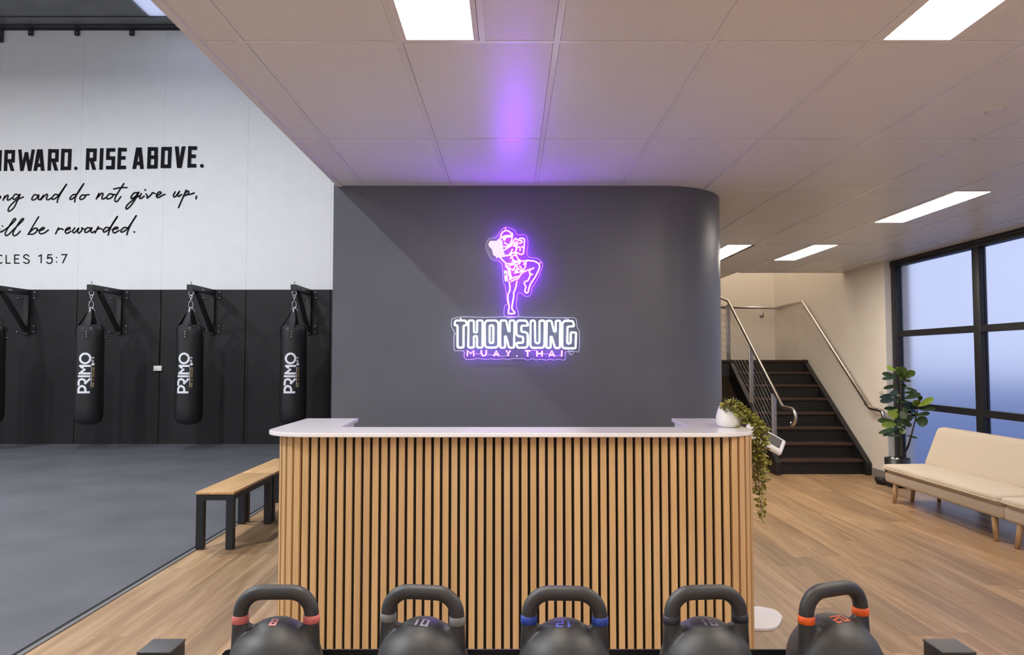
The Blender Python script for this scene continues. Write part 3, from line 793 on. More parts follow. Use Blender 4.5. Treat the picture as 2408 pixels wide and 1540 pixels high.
# ------------------------------------------------------------------ neon sign on the grey wall
NY = WALL_Y - 0.045                       # tube plane
BY = WALL_Y - 0.030                       # clear board plane
c5 = lambda u, v, y=NY: at_y(1040 + u / 6.689, 720 + v / 6.689, y)
c4 = lambda u, v, y=NY: at_y(1120 + u / 6.417, 520 + v / 6.417, y)
zc = c5(1200, 450)
neon = thing('neon_sign', (zc.x, WALL_Y, zc.z), 'purple and white neon sign of a kneeing fighter over the word THONSUNG', 'neon sign')
TR = 0.0060
LET = {
 'T': [[(205, 225), (368, 225), (393, 300), (335, 300), (335, 650), (240, 650), (240, 300), (190, 300)]],
 'H': [[(413, 225), (498, 225), (498, 412), (547, 412), (547, 225), (634, 225), (632, 650), (547, 650), (547, 470), (497, 470), (497, 650), (408, 650)]],
 'O': [[(668, 262), (700, 225), (850, 225), (884, 262), (884, 615), (850, 650), (700, 650), (668, 615)], [(745, 300), (803, 300), (803, 578), (745, 578)]],
 'N': [[(915, 225), (1005, 225), (1043, 395), (1060, 395), (1060, 225), (1135, 225), (1130, 652), (1050, 652), (1002, 475), (987, 475), (987, 652), (910, 652)]],
 'S': [[(1165, 260), (1195, 225), (1325, 227), (1353, 305), (1245, 305), (1243, 400), (1315, 408), (1345, 440), (1345, 620), (1318, 652), (1182, 652), (1165, 575), (1272, 575), (1272, 482), (1195, 470), (1165, 440)]],
 'U': [[(1390, 227), (1457, 227), (1463, 562), (1485, 582), (1512, 582), (1530, 562), (1530, 227), (1612, 227), (1607, 620), (1580, 654), (1412, 654), (1386, 620)]],
 'N.001': [[(1645, 228), (1715, 228), (1760, 400), (1785, 400), (1785, 228), (1856, 228), (1850, 657), (1775, 657), (1722, 480), (1705, 480), (1705, 655), (1637, 655)]],
 'G': [[(1890, 265), (1920, 232), (2055, 232), (2076, 315), (1970, 320), (1967, 575), (1990, 592), (2020, 575), (2020, 412), (2105, 412), (2097, 662), (1915, 662), (1886, 630)]],
}
for ch, loops in LET.items():
    mb = MB()
    for lp in loops:
        mb.tube([c5(q.x, q.y) for q in round_poly(lp, 22, 3)], TR, 8, closed=True)
    mb.build('letter_tube', 'neon_white', neon)['label'] = 'white neon outline letter ' + ch[0]
SM = {'M': [[(395, 785), (397, 697), (447, 748), (494, 697), (495, 785)]], 'U': [[(615, 692), (615, 748), (635, 778), (670, 778), (692, 752), (692, 692)]],
      'A': [[(808, 785), (850, 702), (890, 785)], [(828, 762), (872, 762)]], 'Y': [[(1005, 697), (1040, 745), (1070, 697)], [(1040, 745), (1034, 785)]],
      'T': [[(1305, 702), (1383, 702)], [(1343, 702), (1343, 790)]], 'H': [[(1490, 702), (1490, 790)], [(1570, 702), (1570, 790)], [(1490, 745), (1570, 745)]],
      'A.001': [[(1680, 790), (1723, 702), (1765, 790)], [(1698, 767), (1748, 767)]], 'I': [[(1882, 697), (1878, 790)]]}
for ch, ls in SM.items():
    mb = MB()
    for l in ls: mb.tube([c5(*q) for q in l], TR * 0.78, 7)
    mb.build('letter_tube', 'neon_purple', neon)['label'] = 'purple neon letter ' + ch[0]
FIG = {
 'head': [[(370, 245), (374, 205), (400, 165), (440, 143), (480, 148), (515, 170), (540, 202)], [(375, 248), (430, 224), (530, 212)], [(400, 264), (440, 246), (535, 233)],
          [(542, 178), (546, 215), (525, 310), (495, 360), (465, 350), (420, 318)], [(408, 288), (430, 270)], [(440, 262), (425, 290)], [(318, 302), (350, 272), (380, 256)], [(440, 105), (442, 118)]],
 'arms': [[(298, 548), (345, 535), (400, 590), (448, 636)], [(410, 382), (455, 386), (490, 375), (540, 345)], [(415, 436), (440, 425), (500, 385), (545, 362)],
          [(430, 515), (480, 518), (525, 470), (548, 418)], [(450, 522), (500, 510), (545, 480), (592, 470)],
          [(530, 352), (570, 282), (600, 262), (635, 290), (655, 262), (700, 258), (728, 280), (725, 340), (716, 450), (705, 490), (670, 500), (630, 482), (596, 462), (608, 400)],
          [(602, 300), (560, 382)], [(628, 310), (592, 398)], [(640, 342), (690, 320), (680, 290), (655, 300)], [(604, 440), (622, 390), (660, 396), (660, 450)], [(680, 378), (712, 402)], [(545, 332), (600, 332)], [(575, 372), (625, 355)]],
 'torso': [[(560, 470), (600, 502), (625, 560), (662, 592)], [(508, 560), (550, 545)], [(522, 512), (555, 580), (565, 602)], [(545, 522), (592, 512)], [(533, 606), (580, 592)]],
 'shorts': [[(445, 642), (520, 640), (600, 622), (680, 602)], [(450, 690), (520, 662), (592, 652)], [(445, 640), (452, 690), (490, 718)], [(484, 700), (490, 800), (518, 872)], [(508, 692), (514, 790), (535, 862)],
            [(490, 890), (560, 852), (630, 836), (640, 860)], [(520, 912), (580, 882), (640, 864)], [(640, 850), (690, 782), (760, 745), (812, 725)],
            [(530, 715), (560, 740), (590, 662)], [(600, 662), (640, 722), (702, 752)], [(578, 782), (620, 700)], [(575, 782), (640, 770), (720, 752)], [(610, 775), (622, 735)], [(650, 672), (692, 722)],
            [(792, 590), (756, 602), (736, 700), (702, 742)], [(725, 622), (714, 662)], [(560, 610), (640, 600), (660, 630), (600, 660)]],
 'raised_leg': [[(660, 600), (720, 600), (800, 595), (880, 605), (940, 642), (955, 680), (940, 740), (890, 840), (830, 930), (800, 1000), (785, 1062), (765, 1082), (740, 1070), (735, 1040), (747, 990), (724, 940), (740, 910), (777, 898), (800, 850), (818, 802), (800, 762), (822, 728), (872, 705)], [(800, 792), (856, 806)], [(962, 624), (974, 632)]],
 'standing_leg': [[(490, 910), (505, 960), (505, 1050), (480, 1105), (480, 1200), (496, 1290), (484, 1382), (512, 1396), (574, 1390), (574, 1370), (540, 1320), (545, 1250), (566, 1130), (565, 1085), (596, 1000), (613, 900)]],
}
for nm, ls in FIG.items():
    mb = MB()
    for l in ls: mb.tube([c4(q[0], q[1]) for q in smooth_line([Vector(p) for p in l], 4)], TR * 0.80, 7)
    mb.build('figure_tube', 'neon_purple', neon)['label'] = 'purple neon outline of the fighter, ' + nm.replace('_', ' ')
for o in list(neon.children):              # flex tubes sit in an opaque base strip: their rear side gives no light
    o.data.materials.append(MATS['tube_base'])
    for pgn in o.data.polygons:
        if pgn.normal.y > 0.88: pgn.material_index = 1
def plate(poly, conv, y0, y1):
    mb = MB(); n = len(poly)
    vs = [conv(p[0], p[1], y0) for p in poly] + [conv(p[0], p[1], y1) for p in poly]
    fs = [tuple(range(n)), tuple(range(n, 2 * n))[::-1]] + [(i, n + i, n + (i + 1) % n, (i + 1) % n) for i in range(n)]
    mb.add(vs, fs); return mb
glove = [(180, 345), (205, 297), (330, 297), (390, 277), (410, 430), (440, 545), (345, 540), (258, 520), (235, 420), (195, 388)]
plate(round_poly(glove, 20, 3), c4, NY - 0.008, BY - 0.006).build('glove_fill', 'neon_fill', neon)['label'] = 'filled pinkish glove of the fighter'
mb = MB()
for l in ([(225, 330), (260, 310), (300, 340), (285, 380)], [(250, 400), (300, 390), (340, 330)], [(290, 430), (340, 480), (400, 500)], [(330, 400), (360, 440), (350, 500)]):
    mb.tube([c4(q.x, q.y, NY - 0.010) for q in smooth_line([Vector(p) for p in l], 4)], 0.004, 5)
mb.build('glove_crease', 'neon_fill', neon)
plate(round_poly([(413, 745), (465, 738), (482, 905), (430, 914)], 14, 3), c4, NY - 0.006, BY - 0.006).build('shorts_panel', 'neon_fill', neon)
mb = MB().tube([c4(428 + 8 * math.cos(k * 0.8) + 10, 805 + 9 * math.sin(k * 0.8), NY - 0.010) for k in range(8)], 0.0022, 5, closed=True)
mb.build('panel_mark', 'frame_black', neon)
word = [(170, 195), (330, 166), (660, 175), (980, 165), (1190, 168), (1500, 175), (1880, 182), (2060, 180), (2108, 215), (2125, 345), (2155, 390), (2155, 690), (2115, 716), (1945, 716), (1940, 815), (1905, 848), (1830, 832), (1760, 846), (1690, 832), (1640, 848), (1560, 835), (1470, 845), (1420, 825), (1340, 848), (1280, 826), (1090, 826), (1030, 842), (970, 826), (840, 838), (770, 824), (690, 838), (560, 820), (470, 838), (390, 838), (345, 800), (338, 705), (215, 702), (185, 660), (185, 455), (205, 440), (150, 330), (145, 240)]
figb = [(430, 1440), (430, 1275), (470, 1258), (455, 1150), (440, 1000), (400, 900), (395, 720), (385, 655), (330, 600), (270, 595), (215, 560), (150, 420), (150, 330), (200, 260), (300, 240), (345, 180), (420, 95), (500, 100), (580, 140), (620, 205), (720, 205), (770, 250), (780, 350), (765, 470), (800, 545), (900, 555), (985, 610), (1000, 680), (930, 860), (840, 1010), (838, 1070), (800, 1130), (740, 1135), (690, 1095), (650, 1080), (625, 1100), (605, 1270), (632, 1370), (625, 1440)]
for poly, cv in ((word, c5), (figb, c4)):
    pp = smooth_line([Vector(p) for p in poly], 3, closed=True)
    plate(pp, cv, BY - 0.003, BY + 0.003).build('clear_board', 'acrylic', neon)
    MB().tube([cv(q.x, q.y, BY) for q in pp], 0.0022, 5, closed=True).build('board_edge', 'acrylic_edge', neon)
mb = MB()
for u, v in ((1175, 790), (1985, 205), (290, 190), (1200, 900)):
    if v == 900: continue
    q = c5(u, v, BY - 0.006); mb.lathe([(0.008, 0), (0.008, 0.034)], (q.x, BY - 0.006, q.z), 10, 'y')
mb.build('standoff_bolt', 'chrome', neon)
mb = MB()
for l in ([(515, 745), (560, 752), (612, 742)], [(705, 772), (760, 765), (808, 770)], [(890, 780), (950, 788), (1030, 770)], [(1395, 698), (1440, 690), (1485, 700)], [(1575, 745), (1630, 752), (1690, 748)], [(1770, 778), (1820, 782), (1875, 770)],
          [(1985, 668), (1995, 740), (2030, 770), (2060, 740), (2045, 690), (2010, 730), (2040, 765)], [(1910, 230), (1935, 190), (1960, 210)]):
    mb.tube([c5(q.x, q.y, BY - 0.004) for q in smooth_line([Vector(p) for p in l], 4)], 0.0016, 5)
mb.build('clear_wire', 'acrylic_edge', neon)

# ------------------------------------------------------------------ punch bags on wall brackets
BAGY = 11.62
def bag_mesh_profile(R, z0, z1):
    pr = [(0.002, z0), (R * 0.55, z0 + 0.012), (R * 0.85, z0 + 0.05), (R * 0.97, z0 + 0.12), (R, z0 + 0.24), (R * 0.985, z0 + 0.55), (R * 0.96, z1 - 0.55), (R * 0.965, z1 - 0.2), (R * 0.955, z1 - 0.10), (R * 0.90, z1 - 0.045), (R * 0.72, z1 - 0.012), (R * 0.4, z1), (0.002, z1)]
    return pr
bag_z1 = at_y(211, 763, BAGY).z; bag_z0 = at_y(211, 999, BAGY).z
BR = 31.0 / F_PX * BAGY * 1.0
hook_z = at_y(215, 684, BAGY).z
def bag_lookup_r(z):
    pr = bag_mesh_profile(BR, 0, bag_z1 - bag_z0)
    for (r0, h0), (r1, h1) in zip(pr, pr[1:]):
        if h0 <= z <= h1 and h1 > h0: return r0 + (r1 - r0) * (z - h0) / (h1 - h0)
    return BR
def make_bag(label):
    t = thing('punch_bag', (0, BAGY, bag_z0), label, 'punch bag', 'punch bags hanging along the gym wall')
    h = bag_z1 - bag_z0
    MB().lathe(bag_mesh_profile(BR, 0, h), (0, 0, 0), 36).build('bag_body', 'bag_leather', t, local=True)
    ring_z = at_y(211, 726, BAGY).z - bag_z0
    for k in range(4):
        a = math.radians(-100 + 90 * k); ca, sa = math.cos(a), math.sin(a); tx, ty = -sa, ca
        mb = MB(); w = 0.045
        rows = [(BR * 0.975, h - 0.24, w * .7), (BR * 0.985, h - 0.12, w), (BR * 0.95, h - 0.05, w), (BR * 0.78, h - 0.002, w), (BR * 0.60, h + 0.06, w), (0.03, ring_z, 0.02)]
        vs = []
        for r_, z_, w_ in rows: vs += [(ca * r_ - tx * w_, sa * r_ - ty * w_, z_), (ca * r_ + tx * w_, sa * r_ + ty * w_, z_), (ca * (r_ + .008) + tx * w_, sa * (r_ + .008) + ty * w_, z_ + .002), (ca * (r_ + .008) - tx * w_, sa * (r_ + .008) - ty * w_, z_ + .002)]
        fs = []
        for i in range(len(rows) - 1):
            for q in range(4): fs.append((i * 4 + q, i * 4 + (q + 1) % 4, i * 4 + 4 + (q + 1) % 4, i * 4 + 4 + q))
        fs += [(3, 2, 1, 0), tuple(range(len(rows) * 4 - 4, len(rows) * 4))]
        sp_ = mb.add(vs, fs).build('strap', 'strap_black', t, local=True)
        rv = MB()
        for z_ in (h - 0.13, h - 0.17, h - 0.21): rv.ball((ca * (BR * 0.99 + 0.004), sa * (BR * 0.99 + 0.004), z_), 0.011, 6)
        rv.build('rivet', 'chrome', sp_, local=True)
        MB().tube([(ca * 0.075, sa * 0.075, ring_z - 0.07), (ca * 0.03, sa * 0.03, ring_z), (ca * 0.004, sa * 0.004, ring_z + 0.03)], 0.011, 6).build('strap_ring', 'chrome', t, local=True)
    ch = MB(); z = ring_z + 0.02; top = hook_z - bag_z0; k = 0
    def link(z0_, z1_, turn, wd):
        P = []
        for i in range(14):
            a = 2 * math.pi * i / 14; u = wd * math.cos(a); v = (z1_ - z0_) / 2 * math.sin(a) + (z0_ + z1_) / 2
            P.append((u * math.cos(turn), u * math.sin(turn), v))
        ch.tube(P, 0.0055, 5, closed=True)
    zs = [ring_z, ring_z + 0.13, ring_z + 0.175, ring_z + 0.22]
    link(zs[0] - 0.01, zs[1], 0.2, 0.032); link(zs[1] - 0.015, zs[2] + .01, 1.5, 0.018); link(zs[2] - 0.008, zs[3] + .01, 0.2, 0.018); link(zs[3] - 0.012, top + 0.012, 1.2 if False else 0.1, 0.034)
    ch.build('chain', 'chrome', t, local=True)
    # PRIMO print down the front, reading upwards
    S = BAGY / F_PX / 4.279
    cx_px = 211.0
    def onbag(u, v, off):
        X = (160 + u / 4.279 - cx_px) / F_PX * (BAGY - BR); Z = at_y(211, 660 + v / 4.279, BAGY - BR).z - bag_z0
        R = bag_lookup_r(Z) + off; X = max(-R * .98, min(R * .98, X))
        return (X, -math.sqrt(R * R - X * X), Z)
    def prnt(name, strokes, w, mname, smooth=False, off=0.004, discs=(), closed=()):
        mb = MB()
        for s_ in strokes:
            P = []
            for i in range(len(s_) - 1):
                A, B = Vector(s_[i]), Vector(s_[i + 1]); kk = max(1, int((B - A).length / 22))
                P += [A + (B - A) * (j / kk) for j in range(kk)]
            P.append(Vector(s_[-1]))
            vs, fs = ribbon2d(P, w, cap=False); mb.add([onbag(q.x, q.y, off) for q in vs], fs)
        for s_ in closed:
            vs, fs = ribbon2d([Vector(p) for p in s_], w, closed=True); mb.add([onbag(q.x, q.y, off) for q in vs], fs)
        for c, r_ in discs:
            vs, fs = disc2d(c, r_); mb.add([onbag(q.x, q.y, off) for q in vs], fs)
        for i, f in enumerate(mb.f):
            a, b_, c_ = (mb.v[k] for k in f[:3])
            if (b_ - a).cross(c_ - a).y > 0: mb.f[i] = f[::-1]
        return mb.build(name, mname, t, local=True)
    k14 = lambda u, v: ((655 + u / 14 - 690 + 211 - 160) * 4.279, (820 + v / 14 - 660) * 4.279)
    T14 = [[(193, 1435), (557, 1435)], [(225, 1435), (225, 1330), (250, 1262), (325, 1222), (402, 1262), (430, 1330), (430, 1435)],
           [(225, 1212), (225, 1085), (252, 1022), (320, 998), (390, 1022), (425, 1085), (425, 1120)], [(402, 1160), (560, 982)],
           [(197, 905), (562, 905)], [(565, 812), (290, 812)], [(222, 832), (412, 664)], [(235, 545), (352, 645)], [(236, 564), (577, 564)]]
    prnt('print_word', [[k14(*q) for q in l] for l in T14], 20.5, 'print_white',
         closed=[[k14(398 + 149 * math.cos(2 * math.pi * k / 28), 318 + 160 * math.sin(2 * math.pi * k / 28)) for k in range(28)]])['label'] = 'white print PRIMO'
    # made-in line: small capitals, one bar font
    mini = {'M': [[(0, 1), (0, 0), (.5, .6), (1, 0), (1, 1)]], 'A': [[(0, 1), (.5, 0), (1, 1)], [(.2, .65), (.8, .65)]], 'D': [[(0, 1), (0, 0), (.8, .15), (.8, .85), (0, 1)]], 'E': [[(1, 0), (0, 0), (0, 1), (1, 1)], [(0, .5), (.8, .5)]],
            'I': [[(.5, 0), (.5, 1)]], 'N': [[(0, 1), (0, 0), (1, 1), (1, 0)]], 'T': [[(0, 0), (1, 0)], [(.5, 0), (.5, 1)]], 'H': [[(0, 0), (0, 1)], [(1, 0), (1, 1)], [(0, .5), (1, .5)]], 'L': [[(0, 0), (0, 1), (1, 1)]], 'P': [[(0, 1), (0, 0), (.9, .1), (.9, .5), (0, .55)]], 'F': [[(1, 0), (0, 0), (0, 1)], [(0, .5), (.8, .5)]], 'O': [[(0, 0), (1, 0), (1, 1), (0, 1), (0, 0)]]}
    def line(txt, xc, hgt, y_lo, y_hi, w, mname):
        step = (y_lo - y_hi) / len(txt); ss = []
        for i, chh in enumerate(txt):
            for s_ in mini.get(chh, []): ss.append([(xc - hgt / 2 + q[1] * hgt, y_lo - (i + q[0] * 0.68) * step) for q in s_])
        prnt('print_caption', ss, w, mname)['label'] = 'small gold caption' if 'gold' in mname else 'small white mark'
    line('MADE IN THAILAND', 266, 15, 1072, 868, 3.2, 'print_gold')
    prnt('print_caption', [[(249, 1072), (249, 868)]], 4, 'print_white')
    prnt('print_mark', [[(268, 817), (250, 817), (250, 802), (258, 797), (262, 802), (262, 817)], [(252, 783), (260, 770), (268, 783)], [(248, 770), (268, 774)]], 4.5, 'print_white', discs=[((260, 840), 14)])
    return t
def copy_tree(root, loc, label):
    r_ = root.copy(); COL.objects.link(r_); r_.location = loc; r_['label'] = label
    for chd in list(root.children):
        c_ = chd.copy(); COL.objects.link(c_); c_.parent = r_
        for g in chd.children:
            d_ = g.copy(); COL.objects.link(d_); d_.parent = c_
    return r_
bx = [at_y(px, 850, BAGY).x for px in (690, 446, 211)] ; bx.append(at_y(-23, 850, BAGY).x)
BL = ['black punch bag hanging nearest to the grey wall', 'black punch bag hanging second from the grey wall, right of the wall socket',
      'black punch bag hanging third from the grey wall, left of the wall socket', 'black punch bag mostly cut off by the left picture edge']
bag0 = make_bag(BL[0]); bag0.location.x = bx[0]
BROT = [math.atan2(-x_, BAGY) + d_ for x_, d_ in zip(bx, (0.0, -0.20, -0.10, -0.1))]
bags = [bag0] + [copy_tree(bag0, (bx[k], BAGY, bag_z0), BL[k]) for k in (1, 2, 3)]
for o, a in zip(bags, BROT): o.rotation_euler = (0, 0, a)
def make_bracket(label):
    t = thing('bag_bracket', (0, BACK_Y, 2.0), label, 'bracket', 'steel bag brackets on the gym wall')
    yz = BACK_Y - 0.004; zt = hook_z + 0.055; tip = BAGY - 0.06
    o = Vector((0, BACK_Y, 2.0))
    def P(x, y, z): return (x, y - BACK_Y, z - 2.0)
    MB().box(-0.045, 0.045, tip - BACK_Y, yz - BACK_Y, zt - 0.045 - 2.0, zt + 0.045 - 2.0).build('arm', 'bracket_black', t, local=True)
    zl = zt - 0.70
    MB().bar(P(0, BAGY + 0.22, zt - 0.05), P(0, yz - 0.05, zl + 0.02), 0.06, 0.06, (1, 0, 0)).build('brace', 'bracket_black', t, local=True)
    MB().box(-0.04, 0.04, yz - 0.06 - BACK_Y, yz - BACK_Y, zl - 0.03 - 2.0, zt + 0.05 - 2.0).build('upright', 'bracket_black', t, local=True)
    for z in (zt - 0.05, zl + 0.06):
        pl_ = MB().box(-0.20, 0.14, yz - 0.012 - BACK_Y, yz - BACK_Y, z - 0.07 - 2.0, z + 0.07 - 2.0).build('wall_plate', 'black_paint', t, local=True)
        for bxx in (-0.17, 0.115):
            for dz in (-0.05, 0.05):
                if bxx < 0 and dz > 0: continue
                MB().ball((bxx, yz - 0.016 - BACK_Y, z + dz - 2.0), 0.014, 6).build('bolt', 'chrome', pl_, local=True)
    MB().tube([P(0, BAGY, zt - 0.12 + 0.05), P(0, BAGY, zt + 0.10)], 0.009, 6).build('eye_bolt', 'chrome', t, local=True)
    MB().tube([P(0.046, BAGY + 0.30 + k * 0.03, zt - 0.01 + 0.012 * (k % 2)) for k in range(4)], 0.006, 5).build('stamp_mark', 'print_white', t, local=True)
    return t
KL = ['black steel bag bracket on the wall nearest the grey wall', 'black steel bag bracket above the bag right of the wall socket', 'black steel bag bracket above the bag left of the wall socket', 'black steel bag bracket at the left picture edge']
br0 = make_bracket(KL[0]); br0.location.x = bx[0]
for k in (1, 2, 3): copy_tree(br0, (bx[k], BACK_Y, 2.0), KL[k])
p = at_y(373, 866, BACK_Y)
so = thing('wall_socket', (p.x, BACK_Y - 0.004, p.z), 'white power socket box on the black wall between two punch bags', 'socket')
MB().rbox(p.x - 0.07, p.x + 0.07, BACK_Y - 0.045, BACK_Y - 0.004, p.z - 0.045, p.z + 0.045, 0.006).build('box', 'switch_white', so)
for d in (-0.03, 0.03): MB().rbox(p.x + d - 0.018, p.x + d + 0.018, BACK_Y - 0.049, BACK_Y - 0.044, p.z - 0.02, p.z + 0.02, 0.002).build('outlet', 'plastic_white', so)
MB().tube([(p.x + 0.01, BACK_Y - 0.012, p.z + 0.045), (p.x + 0.012, BACK_Y - 0.012, Z_B)], 0.007, 6).build('conduit', 'bracket_black', so)

# ------------------------------------------------------------------ benches
def make_bench(y0, y1, label):
    x0, x1, zt = -2.455, -2.155, 0.447
    t = thing('bench', ((x0 + x1) / 2, (y0 + y1) / 2, 0), label, 'bench', 'timber topped benches beside the mat')
    MB().rbox(x0, x1, y0, y1, zt - 0.020, zt, 0.003).build('bench_top', 'bench_wood', t)
    f = MB(); a = 0.006
    f.box(x0 + a, x1 - a, y0 + a, y0 + a + 0.045, zt - 0.065, zt - 0.020); f.box(x0 + a, x1 - a, y1 - a - 0.045, y1 - a, zt - 0.065, zt - 0.020)
    f.box(x0 + a, x0 + a + 0.045, y0 + 0.05, y1 - 0.05, zt - 0.065, zt - 0.020); f.box(x1 - a - 0.045, x1 - a, y0 + 0.05, y1 - 0.05, zt - 0.065, zt - 0.020)
    f.build('frame', 'frame_black', t)
    for lx in (x0 + a, x1 - a - 0.055):
        for ly in (y0 + a, y1 - a - 0.055): MB().box(lx, lx + 0.055, ly, ly + 0.055, 0.0062 if lx < MAT_X + 0.05 else 0.0005, zt - 0.064).build('leg', 'frame_black', t)
    return t
make_bench(5.62, 6.55, 'timber topped bench with black legs, the nearer one beside the mat')
make_bench(6.575, 7.505, 'timber topped bench partly hidden behind the left end of the desk')

# ------------------------------------------------------------------ kettlebell rack
rk = thing('kettlebell_rack', (0.1, 1.6, 0), 'black steel rack with square posts holding the row of kettlebells', 'rack')
for x0, x1 in ((-0.832, -0.758), (0.963, 1.038)):
    ps = MB().rbox(x0, x1, 1.622, 1.698, 0.0, 0.823, 0.003).build('post', 'rack_steel', rk)
    MB().rbox(x0 - 0.001, x1 + 0.001, 1.621, 1.699, 0.823, 0.829, 0.002).build('cap', 'rack_cap', ps)
    MB().rbox(x0 - 0.02, x1 + 0.02, 1.35, 1.95, 0.0, 0.05, 0.004).build('foot', 'rack_steel', rk)
def tray(zb, lip):
    MB().box(-0.695, 0.90, 1.475, 1.755, zb - 0.008, zb).build('tray', 'rack_steel', rk)
    for yy, zz in ((1.755, lip), (1.470, lip - 0.04)):
        m_ = MB(); r_ = 0.02; P = [(-0.695, zb - 0.008), (0.90, zb - 0.008)]
        P += [(0.90 - r_ + r_ * math.cos(a), zz - r_ + r_ * math.sin(a)) for a in [math.pi / 2 * k / 5 for k in range(6)]]
        P += [(-0.695 + r_ - r_ * math.sin(a), zz - r_ + r_ * math.cos(a)) for a in [math.pi / 2 * k / 5 for k in range(6)]]
        n = len(P); vs = [(q[0], yy - 0.005, q[1]) for q in P] + [(q[0], yy, q[1]) for q in P]
        m_.add(vs, [tuple(range(n)), tuple(range(n, 2 * n))[::-1]] + [(i, n + i, n + (i + 1) % n, (i + 1) % n) for i in range(n)])
        m_.build('tray_lip', 'rack_steel', rk)
    for x0, x1 in ((-0.759, -0.694), (0.899, 0.964)): MB().box(x0, x1, 1.63, 1.69, zb - 0.03, zb + 0.03).build('tray_arm', 'rack_steel', rk)
tray(0.700, 0.783); tray(0.30, 0.39)

# ------------------------------------------------------------------ kettlebells
def kettle_mesh():
    m_ = MB()
    Rb = 0.104; cz = 0.098
    prof = [(0.002, 0.0), (0.062, 0.0)]
    for k in range(1, 20):
        a = -math.pi / 2 + math.pi * k / 20
        z = cz + Rb * math.sin(a)
        if z > 0.008: prof.append((Rb * math.cos(a), z))
    prof.append((0.002, cz + Rb))
    m_.lathe(prof, (0, 0, 0), 40)
    hw, rt, top = 0.0785, 0.0168, 0.262
    P = [(-hw, 0, 0.06), (-hw, 0, 0.12), (-hw, 0, 0.205)]
    rc = 0.047
    for k in range(9):
        a = math.pi / 2 * k / 8; P.append((-hw + rc - rc * math.cos(a), 0, top - rc + rc * math.sin(a)))
    Q = [(-x, y, z) for x, y, z in P][::-1]
    rr = [0.024, 0.021, 0.0172] + [rt] * 9
    m_.tube(P + Q, rr + rr[::-1], 16)
    # saddle between the horns
    m_.lathe([(0.002, -0.048), (0.05, -0.03), (0.062, 0.0), (0.055, 0.022), (0.035, 0.036), (0.002, 0.041)], (0, 0, 0.163), 28)
    for sx in (-1, 1):
        m_.tube([(sx * 0.03, 0, 0.165), (sx * 0.055, 0, 0.168), (sx * 0.074, 0, 0.186)], [0.03, 0.022, 0.016], 12)
    me_o = m_.build('kettle_tmp', 'bell_iron', None)
    md = me_o.modifiers.new('r', 'REMESH'); md.mode = 'VOXEL'; md.voxel_size = 0.0034
    sm_ = me_o.modifiers.new('s', 'SMOOTH'); sm_.factor = 0.5; sm_.iterations = 14
    dg = bpy.context.evaluated_depsgraph_get()
    me = bpy.data.meshes.new_from_object(me_o.evaluated_get(dg))
    bpy.data.objects.remove(me_o)
    me.polygons.foreach_set('use_smooth', [True] * len(me.polygons))
    me.materials.clear(); me.materials.append(MATS['bell_iron'])
    return me
KME = kettle_mesh()
KBVH = BVHTree.FromPolygons([v.co.copy() for v in KME.vertices], [tuple(p_.vertices) for p_ in KME.polygons])
NUM = {'8': [[(.1, .5), (.1, 0), (.9, 0), (.9, 1), (.1, 1), (.1, .5), (.9, .5)]], '1': [[(.3, .2), (.6, 0), (.6, 1)]], '0': [[(.05, .5), (.05, 0), (.95, 0), (.95, 1), (.05, 1), (.05, .5)]],
       '2': [[(.05, 0), (.95, 0), (.95, .5), (.05, .5), (.05, 1), (.95, 1)]], '6': [[(.95, 0), (.05, 0), (.05, 1), (.95, 1), (.95, .5), (.05, .5)]]}
def kettlebell(px, py, y, rz, band, nmat, txt, flip, label):
    tp = at_y(px, py, y)
    t = thing('kettlebell', (tp.x, y, 0.7005), label, 'kettlebell', 'competition kettlebells on the rack')
    o = bpy.data.objects.new('bell_body', KME); COL.objects.link(o); o.parent = t
    for sx in (-1, 1):
        m_ = MB().lathe([(0.0168, 0.196), (0.0184, 0.197), (0.0178, 0.2125), (0.0165, 0.2135)], (sx * 0.0785, 0, 0), 22)
        m_.build('colour_band', band, t, local=True)
    mb = MB(); cw = 0.0135; gap = 0.0065; tot_ = len(txt) * cw + (len(txt) - 1) * gap
    xs = -tot_ / 2
    for chh in txt:
        for s_ in NUM[chh]:
            P = []
            S_ = [(xs + q[0] * cw, (0.5 - q[1]) * 0.024 - 0.016) for q in s_]
            for i in range(len(S_) - 1):
                A, B = Vector(S_[i]), Vector(S_[i + 1]); kk = max(1, int((B - A).length / 0.004))
                P += [A + (B - A) * (j / kk) for j in range(kk)]
            P.append(Vector(S_[-1]))
            vs, fs = ribbon2d(P, 0.0050, cap=False)
            V3 = []
            for q in vs:
                qx, qy = (-q.x, -q.y - 0.032) if flip else (q.x, q.y)
                hit = KBVH.ray_cast(Vector((qx, qy, 0.24)), Vector((0, 0, -1)))
                V3.append((qx, qy, (hit[0].z if hit[0] else 0.2) + 0.0007))
            mb.add(V3, fs)
        xs += cw + gap
    for i, f in enumerate(mb.f):
        a, b_, c_ = (mb.v[k] for k in f[:3])
        if (b_ - a).cross(c_ - a).z < 0: mb.f[i] = f[::-1]
    mb.build('number', nmat, t, local=True)['label'] = 'painted number ' + txt
    t.rotation_euler = (0, 0, rz)
kettlebell(650, 1400, 1.615, 0.02, 'band_pink', 'num_pink', '8', False, 'dark kettlebell with pink bands and the number 8')
kettlebell(994, 1400, 1.615, -0.14, 'band_grey', 'num_grey', '10', False, 'dark kettlebell with grey bands and the number 10')
kettlebell(1327, 1400, 1.608, -0.05, 'band_blue', 'num_blue', '12', True, 'dark kettlebell with bright blue bands')
kettlebell(1659, 1400, 1.615, 0.08, 'band_purple', 'num_worn', '16', False, 'dark kettlebell with plain dark bands, between the blue and orange banded ones')
kettlebell(1960, 1400, 1.637, 0.36, 'band_orange', 'num_orange', '20', False, 'dark kettlebell with orange bands, turned at the right end')

